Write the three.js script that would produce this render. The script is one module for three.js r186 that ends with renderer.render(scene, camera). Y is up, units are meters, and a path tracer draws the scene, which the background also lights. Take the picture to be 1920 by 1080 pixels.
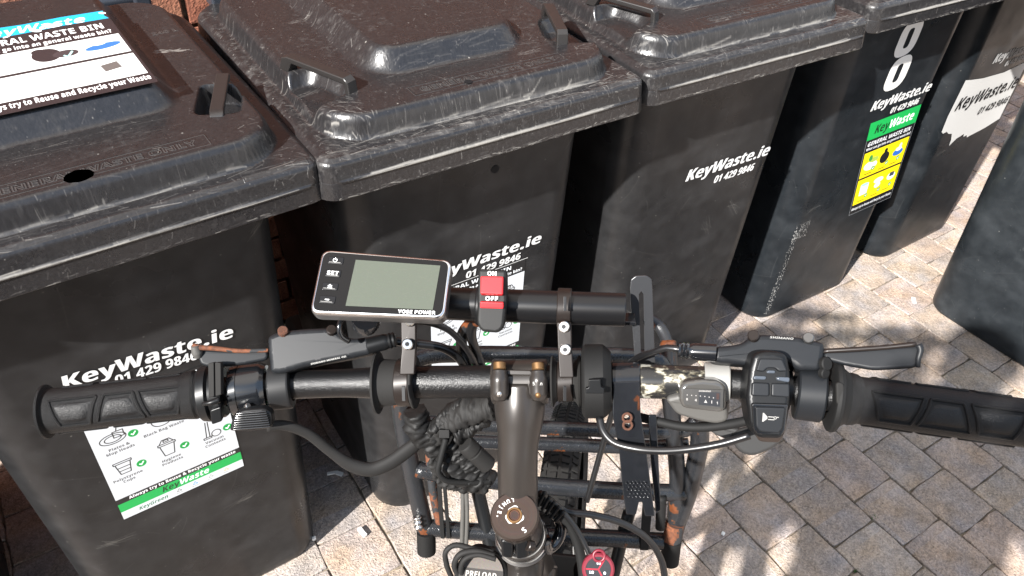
import * as THREE from 'three';
import { FontLoader } from 'three/addons/loaders/FontLoader.js';
import { RoundedBoxGeometry } from 'three/addons/geometries/RoundedBoxGeometry.js';
import { mergeGeometries } from 'three/addons/utils/BufferGeometryUtils.js';
import { MarchingCubes } from 'three/addons/objects/MarchingCubes.js';

// ---------------------------------------------------------------- camera, sky, sun, exposure
const scene = new THREE.Scene();
const camera = new THREE.PerspectiveCamera(40.35, 16 / 9, 0.05, 400);
camera.position.set(0, 1.5986, 0);
camera.rotation.set(-0.7015, -0.6111, 0.0584, 'YXZ');
const renderer = new THREE.WebGLRenderer({ antialias: true });
renderer.toneMapping = THREE.LinearToneMapping;
renderer.toneMappingExposure = 3.0;
const SKYGAIN = 0.62;
renderer.shadowMap.enabled = true;
const SUN = new THREE.Vector3(-0.772, 0.582, 0.282).normalize();
// clear blue air, paler towards the horizon, with scattered fair weather clouds all round
const SW = 1024, SH = 512, skyData = new Float32Array(SW * SH * 4);
const skyTex = new THREE.DataTexture(skyData, SW, SH, THREE.RGBAFormat, THREE.FloatType);
const sun = new THREE.DirectionalLight(new THREE.Color(1, 0.965, 0.92), 5);
sun.position.copy(SUN).multiplyScalar(12).add(new THREE.Vector3(1, 0, -0.6)); sun.target.position.set(1, 0, -0.6);
sun.castShadow = true; sun.shadow.radius = 1.8; sun.shadow.mapSize.set(4096, 4096);
Object.assign(sun.shadow.camera, { left: -5, right: 5, top: 5, bottom: -5, near: 0.5, far: 30 });
scene.add(sun, sun.target);

// ---------------------------------------------------------------- helpers
const V = (a) => new THREE.Vector3(a[0], a[1], a[2]);
let seed = 7;
const rnd = () => { seed = (seed + 0x6D2B79F5) | 0; let t = Math.imul(seed ^ (seed >>> 15), 1 | seed); t = (t + Math.imul(t ^ (t >>> 7), 61 | t)) ^ t; return ((t ^ (t >>> 14)) >>> 0) / 4294967296; };
const rr = (a, b) => a + (b - a) * rnd();
const clamp = (x, a = 0, b = 1) => Math.min(b, Math.max(a, x));
const ss = (a, b, x) => { const t = clamp((x - a) / (b - a)); return t * t * (3 - 2 * t); };
const lerp = (a, b, t) => a + (b - a) * t;
const hash = (x, y, s) => { let h = Math.imul(x, 374761393) + Math.imul(y, 668265263) + Math.imul(s, 1274126177); h = Math.imul(h ^ (h >>> 13), 1274126177); return ((h ^ (h >>> 16)) >>> 0) / 4294967296; };
function vnoise(x, y, p, s) {                                   // value noise that tiles every p cells
  const x0 = Math.floor(x), y0 = Math.floor(y), fx = x - x0, fy = y - y0, u = fx * fx * (3 - 2 * fx), v = fy * fy * (3 - 2 * fy);
  const m = (a) => ((a % p) + p) % p, a = m(x0), b = m(x0 + 1), c = m(y0), d = m(y0 + 1);
  return lerp(lerp(hash(a, c, s), hash(b, c, s), u), lerp(hash(a, d, s), hash(b, d, s), u), v);
}
function fbm(x, y, p, s, oct = 4) { let r = 0, a = 0.5, n = 0; for (let i = 0; i < oct; i++) { r += a * vnoise(x, y, p, s + i * 17); n += a; x *= 2; y *= 2; p *= 2; a *= 0.5; } return r / n; }
for (let r = 0; r < SH; r++) for (let c = 0; c < SW; c++) {
  const el = ((r + 0.5) / SH - 0.5) * Math.PI, az = ((c + 0.5) / SW - 0.5) * Math.PI * 2, y = Math.sin(el), i = (r * SW + c) * 4;
  const h = Math.exp(-Math.max(y, 0) * 3.2), d = [Math.cos(el) * Math.cos(az), y, Math.cos(el) * Math.sin(az)], k = 1.6 / (Math.max(y, 0) + 0.35);
  const glow = Math.max(0, d[0] * SUN.x + d[1] * SUN.y + d[2] * SUN.z) ** 24 * 0.9;
  const n = fbm(d[0] * k + 40, d[2] * k + 40, 512, 900, 6), cl = ss(0.47, 0.62, n) * ss(0.0, 0.12, y) * 0.9, w = 0.95 + 0.5 * (fbm(d[0] * k * 2 + 9, d[2] * k * 2 + 9, 512, 950, 4) - 0.5);
  const air = [lerp(0.28, 0.72, h) + glow, lerp(0.43, 0.78, h) + glow * 0.95, lerp(0.67, 0.80, h) + glow * 0.85], cloud = [w * 1.18, w * 1.08, w * 0.98], low = [0.30, 0.26, 0.22];
  for (let q = 0; q < 3; q++) skyData[i + q] = y < -0.01 ? low[q] : lerp(air[q], cloud[q], cl) * SKYGAIN;
  skyData[i + 3] = 1;
}
skyTex.mapping = THREE.EquirectangularReflectionMapping; skyTex.magFilter = THREE.LinearFilter; skyTex.minFilter = THREE.LinearFilter; skyTex.needsUpdate = true;
scene.background = skyTex; scene.environment = skyTex;
const canvasOf = (w, h) => { const c = document.createElement('canvas'); c.width = w; c.height = h; return c; };
function dataTex(w, h, fn, srgb) {                               // fn returns sRGB or plain values 0..1
  const d = new Uint8Array(w * h * 4);
  for (let y = 0; y < h; y++) for (let x = 0; x < w; x++) { const c = fn(x, y), i = (y * w + x) * 4; d[i] = clamp(c[0]) * 255; d[i + 1] = clamp(c[1]) * 255; d[i + 2] = clamp(c[2]) * 255; d[i + 3] = 255; }
  const t = new THREE.DataTexture(d, w, h); t.magFilter = THREE.LinearFilter; t.minFilter = THREE.LinearMipmapLinearFilter; t.generateMipmaps = true;
  t.wrapS = t.wrapT = THREE.RepeatWrapping; if (srgb) t.colorSpace = THREE.SRGBColorSpace; t.needsUpdate = true; return t;
}
function canvasTex(c) { const t = new THREE.CanvasTexture(c); t.colorSpace = THREE.SRGBColorSpace; t.anisotropy = 8; return t; }
const mat = (r, g, b, rough = 0.5, extra = {}) => new THREE.MeshPhysicalMaterial({ color: new THREE.Color().setRGB(r, g, b), roughness: rough, side: THREE.DoubleSide, ...extra });

const taken = {};
const numbered = (n) => { taken[n] = (taken[n] ?? -1) + 1; return taken[n] ? n + '_' + String(taken[n]).padStart(3, '0') : n; };
function shade(o) { o.castShadow = true; o.receiveShadow = true; return o; }
function part(parent, name, geo, m, label) { const o = shade(new THREE.Mesh(geo, m)); o.name = name; if (label) o.userData.label = label; parent.add(o); return o; }
function thing(name, label, category, group) { const g = new THREE.Group(); g.name = numbered(name); g.userData = { label, category }; if (group) g.userData.group = group; scene.add(g); return g; }
function single(name, geo, m, label, category, group) { const o = shade(new THREE.Mesh(geo, m)); o.name = numbered(name); o.userData = { label, category }; if (group) o.userData.group = group; scene.add(o); return o; }
function struct(name, geo, m) { const o = shade(new THREE.Mesh(geo, m)); o.name = name; o.userData = { kind: 'structure', label: name.replace(/_/g, ' '), category: name.split('_').pop() }; scene.add(o); return o; }

// a tube with a radius that may vary along it, closed at both ends; flat < 1 squashes it along its second axis
function tube(pts, rad, seg = 24, radial = 14, flat = 1) {
  const curve = new THREE.CatmullRomCurve3(pts.map(V), false, 'centripetal'), fr = curve.computeFrenetFrames(seg, false), pos = [], idx = [], uv = [];
  const len = curve.getLength();
  for (let i = 0; i <= seg; i++) {
    const t = i / seg, p = curve.getPointAt(t), r = typeof rad === 'function' ? rad(t) : rad;
    for (let j = 0; j <= radial; j++) { const a = j / radial * Math.PI * 2, c = Math.cos(a) * r, s = Math.sin(a) * r * flat, n = fr.normals[i], b = fr.binormals[i]; pos.push(p.x + n.x * c + b.x * s, p.y + n.y * c + b.y * s, p.z + n.z * c + b.z * s); uv.push(t * len, j / radial * 2 * Math.PI * r); }
  }
  const w = radial + 1;
  for (let i = 0; i < seg; i++) for (let j = 0; j < radial; j++) { const a = i * w + j; idx.push(a, a + w, a + 1, a + 1, a + w, a + w + 1); }
  for (const [i, f] of [[0, 0], [seg, 1]]) { const p = curve.getPointAt(i / seg), k = pos.length / 3; pos.push(p.x, p.y, p.z); uv.push(0, 0); for (let j = 0; j < radial; j++) f ? idx.push(k, i * w + j + 1, i * w + j) : idx.push(k, i * w + j, i * w + j + 1); }
  const g = new THREE.BufferGeometry(); g.setAttribute('position', new THREE.Float32BufferAttribute(pos, 3)); g.setAttribute('uv', new THREE.Float32BufferAttribute(uv, 2)); g.setIndex(idx); g.computeVertexNormals(); return g;
}
// a turned shape along the axis a -> b; profile = [[metres from a, radius], ...]
function turned(a, b, profile, seg = 40) {
  const A = V(a), d = V(b).sub(A).normalize();
  const g = new THREE.LatheGeometry(profile.map(([s, r]) => new THREE.Vector2(Math.max(r, 0.00001), s)), seg);
  const q = new THREE.Quaternion().setFromUnitVectors(new THREE.Vector3(0, 1, 0), d); g.applyQuaternion(q); g.translate(A.x, A.y, A.z); return crease(g);
}
function crease(g) { const n = g.index ? g.toNonIndexed() : g; n.deleteAttribute('normal'); return creased(n, 0.6); }
function creased(g, ang) {                                       // smooth normals except across sharp edges
  const p = g.attributes.position, n = p.count, fn = [], map = new Map(), key = (i) => Math.round(p.getX(i) * 2e5) + '_' + Math.round(p.getY(i) * 2e5) + '_' + Math.round(p.getZ(i) * 2e5);
  const a = new THREE.Vector3(), b = new THREE.Vector3(), c = new THREE.Vector3(), keys = [];
  for (let i = 0; i < n; i += 3) { a.fromBufferAttribute(p, i); b.fromBufferAttribute(p, i + 1).sub(a); c.fromBufferAttribute(p, i + 2).sub(a); const f = b.clone().cross(c); fn.push(f); for (let k = 0; k < 3; k++) { const s = key(i + k); keys.push(s); if (!map.has(s)) map.set(s, []); map.get(s).push(i / 3); } }
  const out = new Float32Array(n * 3), cs = Math.cos(ang), un = fn.map((f) => f.clone().normalize());
  for (let i = 0; i < n; i++) { const f = (i / 3) | 0, s = new THREE.Vector3(); for (const o of map.get(keys[i])) if (un[o].dot(un[f]) > cs) s.add(fn[o]); s.normalize(); out[i * 3] = s.x; out[i * 3 + 1] = s.y; out[i * 3 + 2] = s.z; }
  g.setAttribute('normal', new THREE.BufferAttribute(out, 3)); return g;
}
function cyl(a, b, r, seg = 20) { const L = V(a).distanceTo(V(b)), e = Math.min(r * 0.16, L * 0.2); return turned(a, b, [[0, 0], [0, r - e], [e, r], [L - e, r], [L, r - e], [L, 0]], seg); }
// rounded outline of a polygon in 2D
function roundShape(p, r) {
  const s = new THREE.Shape(), n = p.length;
  for (let i = 0; i < n; i++) {
    const a = p[(i + n - 1) % n], b = p[i], c = p[(i + 1) % n], d1 = Math.hypot(a[0] - b[0], a[1] - b[1]), d2 = Math.hypot(c[0] - b[0], c[1] - b[1]), k1 = Math.min(r, d1 * 0.45) / d1, k2 = Math.min(r, d2 * 0.45) / d2;
    const q1 = [b[0] + (a[0] - b[0]) * k1, b[1] + (a[1] - b[1]) * k1], q2 = [b[0] + (c[0] - b[0]) * k2, b[1] + (c[1] - b[1]) * k2];
    i ? s.lineTo(...q1) : s.moveTo(...q1); s.quadraticCurveTo(b[0], b[1], ...q2);
  }
  s.closePath(); return s;
}
const TOEYE = new THREE.Vector3(0.1, 0.66, 0.74).normalize();
// frame of a planar outline given as points in space: origin, axes and 2D points; the normal looks up and back towards the saddle
function planar(pts, ref) {
  const P = pts.map(V), o = new THREE.Vector3(), n = new THREE.Vector3(); P.forEach((p) => o.add(p)); o.divideScalar(P.length);
  for (let i = 0; i < P.length; i++) { const a = P[i], b = P[(i + 1) % P.length]; n.x += (a.y - b.y) * (a.z + b.z); n.y += (a.z - b.z) * (a.x + b.x); n.z += (a.x - b.x) * (a.y + b.y); }
  n.normalize(); if (n.dot(ref ?? TOEYE) < 0) n.negate();
  const x = new THREE.Vector3(1, 0, 0); x.addScaledVector(n, -x.dot(n)).normalize(); const y = n.clone().cross(x);
  return { o, n, x, y, m: new THREE.Matrix4().makeBasis(x, y, n).setPosition(o), p2: P.map((p) => { const d = p.clone().sub(o); return [d.dot(x), d.dot(y)]; }) };
}
// a solid plate: outline points lie on its front face, thickness goes away from the eye side
function slab(pts, thick, r = 0.002, bev = 0.0008, lift = 0, holes = []) {
  const f = planar(pts), s = roundShape(f.p2, r), inv = f.m.clone().invert();
  for (const [c, rad] of holes) { const q = V(c).applyMatrix4(inv), h = new THREE.Path(); h.absellipse(q.x, q.y, rad, rad, 0, Math.PI * 2, true); s.holes.push(h); }
  const b = Math.min(bev, thick * 0.45), g = new THREE.ExtrudeGeometry(s, { depth: thick - 2 * b, bevelEnabled: b > 0, bevelThickness: b, bevelSize: b, bevelOffset: -b, bevelSegments: 3, curveSegments: 6 });
  g.translate(0, 0, -thick + b + lift); g.applyMatrix4(f.m); return crease(g);
}
function quadSheet(pts, lift = 0.0006) {                         // four corners: top-left, top-right, bottom-right, bottom-left; uv 0..1
  const f = planar(pts), P = pts.map((p) => V(p).addScaledVector(f.n, lift)), g = new THREE.BufferGeometry();
  g.setAttribute('position', new THREE.Float32BufferAttribute(P.flatMap((p) => [p.x, p.y, p.z]), 3)); g.setAttribute('uv', new THREE.Float32BufferAttribute([0, 1, 1, 1, 1, 0, 0, 0], 2)); g.setIndex([0, 3, 1, 1, 3, 2]); g.computeVertexNormals(); return g;
}
const font = await new FontLoader().loadAsync('fonts/droid/droid_sans_bold.typeface.json');
function lettering(text, width, capHeight, slant = 0, heavy = 0) {          // flat letters, lower left at 0,0
  const g = new THREE.ShapeGeometry(font.generateShapes(text, 1), 5); g.computeBoundingBox(); const b = g.boundingBox, p = g.attributes.position, sx = width / (b.max.x - b.min.x + slant * 0.7), sy = capHeight / 1.0;
  for (let i = 0; i < p.count; i++) { const x = p.getX(i) - b.min.x, y = p.getY(i); p.setXYZ(i, (x + y * slant) * sx, y * sy, 0); }
  return heavy ? mergeGeometries([g.clone().translate(-heavy, 0, 0), g.translate(heavy, heavy * 0.5, 0.0003)]) : g;
}

// ---------------------------------------------------------------- ground: pavers on sand
const sandTex = dataTex(512, 512, (x, y) => { const a = fbm(x / 8, y / 8, 64, 3, 4), b = fbm(x / 64, y / 64, 8, 9, 3), v = 0.36 + 0.34 * (a - 0.5) + 0.16 * (b - 0.5); return [v * 1.1, v, v * 0.86]; }, true);
sandTex.repeat.set(150, 150);
const ground = struct('ground', new THREE.PlaneGeometry(120, 120).rotateX(-Math.PI / 2), new THREE.MeshStandardMaterial({ map: sandTex, roughness: 1 }));
ground.position.y = -0.006; ground.userData.label = 'dark sandy bed under the paving'; ground.userData.category = 'ground';

const PT = 1024;
const grit = new Float32Array(PT * PT);
for (let y = 0; y < PT; y++) for (let x = 0; x < PT; x++) {
  const f = fbm(x / 3, y / 3, 512, 31, 2), q = fbm(x / 7, y / 7, 256, 55, 3), m = fbm(x / 26, y / 26, 64, 77, 4), cell = hash((x / 5) | 0, (y / 5) | 0, 5);
  grit[y * PT + x] = (f - 0.5) * 0.9 + (q - 0.5) * 1.3 + (m - 0.5) * 0.5 - (cell > 0.965 ? ss(0.5, 0.62, fbm(x / 2.5, y / 2.5, 512, 66, 2)) * 0.8 : 0) + (cell < 0.02 ? ss(0.5, 0.62, f) * 0.7 : 0);
}
const paveTex = dataTex(PT, PT, (x, y) => { const g = grit[y * PT + x], b = fbm(x / 128, y / 128, 8, 12, 4) - 0.5, c = fbm(x / 90, y / 90, 16, 99, 3) - 0.5, v = 0.84 + g * 0.24 + b * 0.26; return [v * (1 + c * 0.10), v, v * (1 - c * 0.16)]; }, true);
const paveBump = dataTex(PT, PT, (x, y) => { const v = 0.5 + grit[y * PT + x] * 0.45; return [v, v, v]; });
const paveTones = [[0.45, 0.368, 0.312], [0.437, 0.352, 0.298], [0.46, 0.384, 0.322], [0.428, 0.356, 0.304], [0.445, 0.354, 0.30], [0.424, 0.354, 0.302]].map((c) => new THREE.MeshStandardMaterial({ color: new THREE.Color().setRGB(...c), map: paveTex, bumpMap: paveBump, bumpScale: 0.0030, roughness: 0.94 }));
function paverGeo(w, l, k) {                                     // worn block: uneven outline, rounded arris, level top
  const out = [], e = 0.002, N = 5; const side = (ax, ay, bx, by) => { for (let i = 0; i < N; i++) { const t = i / N, c = i === 0; out.push([lerp(ax, bx, t) + rr(-e, e) * (c ? 0.3 : 1) , lerp(ay, by, t) + rr(-e, e) * (c ? 0.3 : 1), c]); } };
  const a = w / 2, b = l / 2; side(-a, -b, a, -b); side(a, -b, a, b); side(a, b, -a, b); side(-a, b, -a, -b);
  const n = out.length, pos = [], uv = [], idx = [], ox = rnd(), oy = rnd();
  const ring = (inset, y) => { for (const [x, z, c] of out) { const kx = 1 - (inset + (c ? 0.002 : 0)) / a, kz = 1 - (inset + (c ? 0.002 : 0)) / b; pos.push(x * kx, y, z * kz); uv.push(x * kx / 0.55 + ox, z * kz / 0.55 + oy); } };
  ring(0, -0.05); ring(0, -0.0035); ring(0.0010, -0.0010); ring(0.0030, 0); pos.push(0, 0.0004, 0); uv.push(ox, oy);
  for (let r = 0; r < 3; r++) for (let i = 0; i < n; i++) { const j = (i + 1) % n, A = r * n + i, B = r * n + j; idx.push(A, A + n, B, B, A + n, B + n); }
  for (let i = 0; i < n; i++) idx.push(3 * n + i, 4 * n, 3 * n + (i + 1) % n);
  const g = new THREE.BufferGeometry(); g.setAttribute('position', new THREE.Float32BufferAttribute(pos, 3)); g.setAttribute('uv', new THREE.Float32BufferAttribute(uv, 2)); g.setIndex(idx); return creased(g.toNonIndexed(), 0.75);
}
const paverVariants = []; for (let k = 0; k < 14; k++) paverVariants.push(paverGeo(0.1420, 0.1398, k));
const paving = new THREE.Group(); paving.name = 'paving'; paving.userData = { kind: 'structure', label: 'weathered pinkish beige block paving', category: 'paving' }; scene.add(paving);
{
  const spots = [], eye = new THREE.Vector3(0, 1.5986, 0), fwd = new THREE.Vector3(0.438, -0.645, -0.626);
  const offs = [0.0, 0.076, 0.017, 0.071];
  for (let i = -22; i < 38; i++) {
    const x = 1.157 + i * 0.1445, off = -0.40 + offs[((i % 4) + 4) % 4] + (i < 0 || i > 3 ? rr(-0.012, 0.012) : 0);
    for (let j = -10; j < 34; j++) { const z = off + (j - 4) * 0.1415 * 1; if (z < -1.66) continue; spots.push([x + rr(-0.0012, 0.0012), z + rr(-0.0015, 0.0015)]); }
  }
  const score = ([x, z]) => { const d = new THREE.Vector3(x, 0, z).sub(eye), L = d.length(), c = d.dot(fwd) / L; const behind = z < -1.12 && x < 2.2; return (c > 0.72 && !behind ? 0 : 10) + L; };
  spots.sort((a, b) => score(a) - score(b));
  const rest = [];
  spots.forEach(([x, z], k) => {
    const v = Math.floor(rnd() * 14), m = paveTones[Math.floor(rnd() * paveTones.length)], tilt = rr(-0.006, 0.006), tilt2 = rr(-0.006, 0.006), y = rr(-0.0012, 0.0008), turn = rnd() < 0.5 ? 0 : Math.PI;
    if (k < 280) { const o = part(paving, k ? 'paver_' + String(k).padStart(3, '0') : 'paver', paverVariants[v], m); o.position.set(x, y, z); o.rotation.set(tilt, turn, tilt2); }
    else rest.push([v, new THREE.Matrix4().makeRotationFromEuler(new THREE.Euler(tilt, turn, tilt2)).setPosition(x, y, z)]);
  });
  const gs = rest.map(([v, M]) => paverVariants[v].clone().applyMatrix4(M));
  const o = part(paving, 'outer_pavers', mergeGeometries(gs), paveTones[0]); o.userData.kind = 'stuff';
}

// ---------------------------------------------------------------- brick wall behind the bins
const brickTex = dataTex(512, 512, (x, y) => { const a = fbm(x / 6, y / 6, 128, 41, 4), b = fbm(x / 80, y / 80, 8, 45, 3), v = 0.8 + (a - 0.5) * 0.35 + (b - 0.5) * 0.25; return [v, v * (0.98 + (b - 0.5) * 0.2), v * (0.96 + (b - 0.5) * 0.2)]; }, true);
const brickMats = [[0.38, 0.15, 0.09], [0.34, 0.13, 0.08], [0.41, 0.175, 0.105], [0.33, 0.14, 0.09]].map((c) => new THREE.MeshStandardMaterial({ color: new THREE.Color().setRGB(...c), map: brickTex, bumpMap: brickTex, bumpScale: 0.003, roughness: 0.92 }));
{
  const wall = thing('brick_wall', 'orange red brick wall with pale mortar behind the row of bins', 'wall');
  const mortar = new THREE.MeshStandardMaterial({ color: new THREE.Color().setRGB(0.42, 0.37, 0.31), map: sandTex.clone(), roughness: 1 }); mortar.map.repeat.set(6, 4); mortar.color.multiplyScalar(1.5);
  const mb = part(wall, 'mortar', new THREE.BoxGeometry(9, 3.4, 0.2), mortar); mb.position.set(1.2, 1.7, -1.865);
  const geos = []; for (let k = 0; k < 5; k++) { const g = new RoundedBoxGeometry(0.215, 0.065, 0.03, 1, 0.003), p = g.attributes.position, u = g.attributes.uv; for (let i = 0; i < p.count; i++) { p.setXYZ(i, p.getX(i) + rr(-0.0008, 0.0008), p.getY(i) + rr(-0.0008, 0.0008), p.getZ(i)); u.setXY(i, p.getX(i) * 3 + k * 0.37, p.getY(i) * 3 + k * 0.21); } g.computeVertexNormals(); geos.push(g); }
  const rest = []; let n = 0;
  for (let r = 0; r < 45; r++) for (let c = -15; c < 26; c++) {
    const x = c * 0.225 + (r % 2 ? 0.1125 : 0), y = 0.0425 + r * 0.075, z = -1.765 + rr(-0.002, 0.002);
    const near = x > -0.7 && x < 1.1 && y > 0.72 && y < 1.32;
    if (near) { const o = part(wall, n ? 'brick_' + String(n).padStart(3, '0') : 'brick', geos[Math.floor(rnd() * 5)], brickMats[Math.floor(rnd() * 4)]); n++; o.position.set(x, y, z); }
    else rest.push(geos[Math.floor(rnd() * 5)].clone().translate(x, y, z));
  }
  const o = part(wall, 'outer_bricks', mergeGeometries(rest), brickMats[0]); o.userData.kind = 'stuff';
}

// ---------------------------------------------------------------- wheelie bins
const sdRR = (u, w, cw, hu, hw, r) => { const x = Math.abs(u) - hu + r, y = Math.abs(w - cw) - hw + r; return Math.hypot(Math.max(x, 0), Math.max(y, 0)) + Math.min(Math.max(x, y), 0) - r; };
const LW = 0.29, LD = 0.33;                                       // half width and half depth of a lid
// handle line on each side: back end outboard, front end inboard
const HM = [0.2175, -0.172], HD = [-0.40, 0.917], HN = [0.917, 0.40];
function lidHeight(u, w, kind) {
  let h = 0.008 * ss(0, -0.004, sdRR(u, w, -0.325, 0.264, 0.297, 0.078));
  { const e = clamp(-sdRR(u, w, -0.325, 0.259, 0.292, 0.074) / 0.014); h += 0.027 * Math.sqrt(1 - (1 - e) * (1 - e)); }
  const dome = kind === 1 ? sdRR(u, w, -0.40, 0.175, 0.232, 0.05) : sdRR(u, w, -0.385, 0.155, 0.255, 0.07);
  h += 0.034 * ss(0, -0.036, dome);
  const au = Math.abs(u), du = au - HM[0], dw = w - HM[1], a = du * HD[0] + dw * HD[1], b = du * HN[0] + dw * HN[1];
  if (kind === 1) { const d = sdRR(a, b, 0.0, 0.047, 0.031, 0.012); h -= 0.03 * ss(0.0, -0.006, d); }
  else { const d = sdRR(a, b, 0.03, 0.056, 0.052, 0.035); h = lerp(h, Math.min(h, 0.011 + 0.004 * Math.cos(a * 40)), ss(0.004, -0.016, d)); }
  h -= 0.005 * ss(-0.009, 0, sdRR(u, w, -LD, LW, LD, w < -LD ? 0.085 : 0.022)) ** 1.5;
  return h;
}
function lidGeo(kind, hole) {
  const NU = 212, NW = 236, pos = [], uv = [], idx = [], R = 0.022, RB = 0.085;
  const uvOf = (u, w) => uv.push((u + 0.4) / 0.8, (w + 0.78) / 0.9);
  for (let j = 0; j <= NW; j++) for (let i = 0; i <= NU; i++) {
    let u = (i / NU * 2 - 1) * LW, w = -j / NW * 2 * LD;
    const Rc = w < -LD ? RB : R, cx = Math.abs(u) - LW + Rc, cy = Math.abs(w + LD) - LD + Rc;
    if (cx > 0 && cy > 0) { const m = Math.max(cx, cy) / Math.hypot(cx, cy) ; u = Math.sign(u) * (LW - Rc + cx * m); w = -LD + Math.sign(w + LD) * (LD - Rc + cy * m); }
    let y = lidHeight(u, w, kind);
    pos.push(u, y, w); uvOf(u, w);
  }
  const W = NU + 1;
  const gone = new Set(), kept = new Set();
  for (let j = 0; j < NW; j++) for (let i = 0; i < NU; i++) {
    const a = j * W + i, q = [a, a + 1, a + W, a + W + 1];
    if (hole) { let cu = 0, cw = 0; for (const k of q) { cu += pos[k * 3] / 4; cw += pos[k * 3 + 2] / 4; } if (Math.hypot((cu - hole[0]) / hole[2], (cw - hole[1]) / hole[3]) < 1) { q.forEach((k) => gone.add(k)); continue; } q.forEach((k) => kept.add(k)); }
    idx.push(a, a + 1, a + W, a + 1, a + W + 1, a + W);
  }
  for (const k of gone) if (kept.has(k)) { const x = (pos[k * 3] - hole[0]) / hole[2], z = (pos[k * 3 + 2] - hole[1]) / hole[3], d = Math.hypot(x, z), t = Math.atan2(z, x), f = (1 + 0.03 * Math.sin(t * 3) + 0.02 * Math.sin(t * 11 + 1)) / d; pos[k * 3] = hole[0] + x * f * hole[2]; pos[k * 3 + 2] = hole[1] + z * f * hole[3]; pos[k * 3 + 1] += 0.0003 * (1 + Math.sin(t * 7)); }
  const top = new THREE.BufferGeometry(); top.setAttribute('position', new THREE.Float32BufferAttribute(pos, 3)); top.setAttribute('uv', new THREE.Float32BufferAttribute(uv, 2)); top.setIndex(idx); top.computeVertexNormals();
  // apron all round: outline points with outward normals, swept down a profile with a rib half way
  const ring = [], arc = (cu, cw, a0, q = R) => { for (let k = 0; k <= 8; k++) { const a = a0 + k / 8 * Math.PI / 2; ring.push([cu + Math.cos(a) * q, cw + Math.sin(a) * q, Math.cos(a), Math.sin(a)]); } };
  arc(LW - R, -R, 0); for (let k = 1; k < 40; k++) ring.push([LW - R - k / 40 * (2 * LW - 2 * R), 0, 0, 1]);
  arc(-LW + R, -R, Math.PI / 2); arc(-LW + RB, -2 * LD + RB, Math.PI, RB); arc(LW - RB, -2 * LD + RB, Math.PI * 1.5, RB); ring.push([...ring[0]]);
  const prof = [[0, -0.005], [0.0025, -0.0075], [0.0035, -0.011], [0.0055, -0.029], [0.0085, -0.0305], [0.0095, -0.0325], [0.0090, -0.0345], [0.0068, -0.0355], [0.0098, -0.059], [0.0090, -0.0605], [0.0060, -0.0600], [0.0020, -0.03]];
  const p2 = [], u2 = [], i2 = [];
  for (const [u, w, nu, nw] of ring) {
    const front = nw > 0.99 ? 1 : 0, taperEnd = front * ss(0.285, 0.262, Math.abs(u));
    prof.forEach(([o, y], k) => { const rib = k >= 4 && k <= 6 ? lerp(0.0058, o, Math.max(taperEnd, 0.0)) : o; const wave = (k === 8 || k === 9 || k === 10) ? 0.0012 * (vnoise(u * 26 + 9, w * 26 + 3, 9999, 3) - 0.5) : 0; p2.push(u + nu * rib, y + wave, w + nw * rib); u2.push((u + nu * -y + 0.4) / 0.8, (w + nw * -y * 1.0 + 0.78) / 0.9); });
  }
  const K = prof.length;
  for (let i = 0; i < ring.length - 1; i++) for (let k = 0; k < K - 1; k++) { const a = i * K + k, b = a + K; i2.push(a, a + 1, b, b, a + 1, b + 1); }
  const ap = new THREE.BufferGeometry(); ap.setAttribute('position', new THREE.Float32BufferAttribute(p2, 3)); ap.setAttribute('uv', new THREE.Float32BufferAttribute(u2, 2)); ap.setIndex(i2); ap.computeVertexNormals();
  return mergeGeometries([top.toNonIndexed(), ap.toNonIndexed()]);
}
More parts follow.
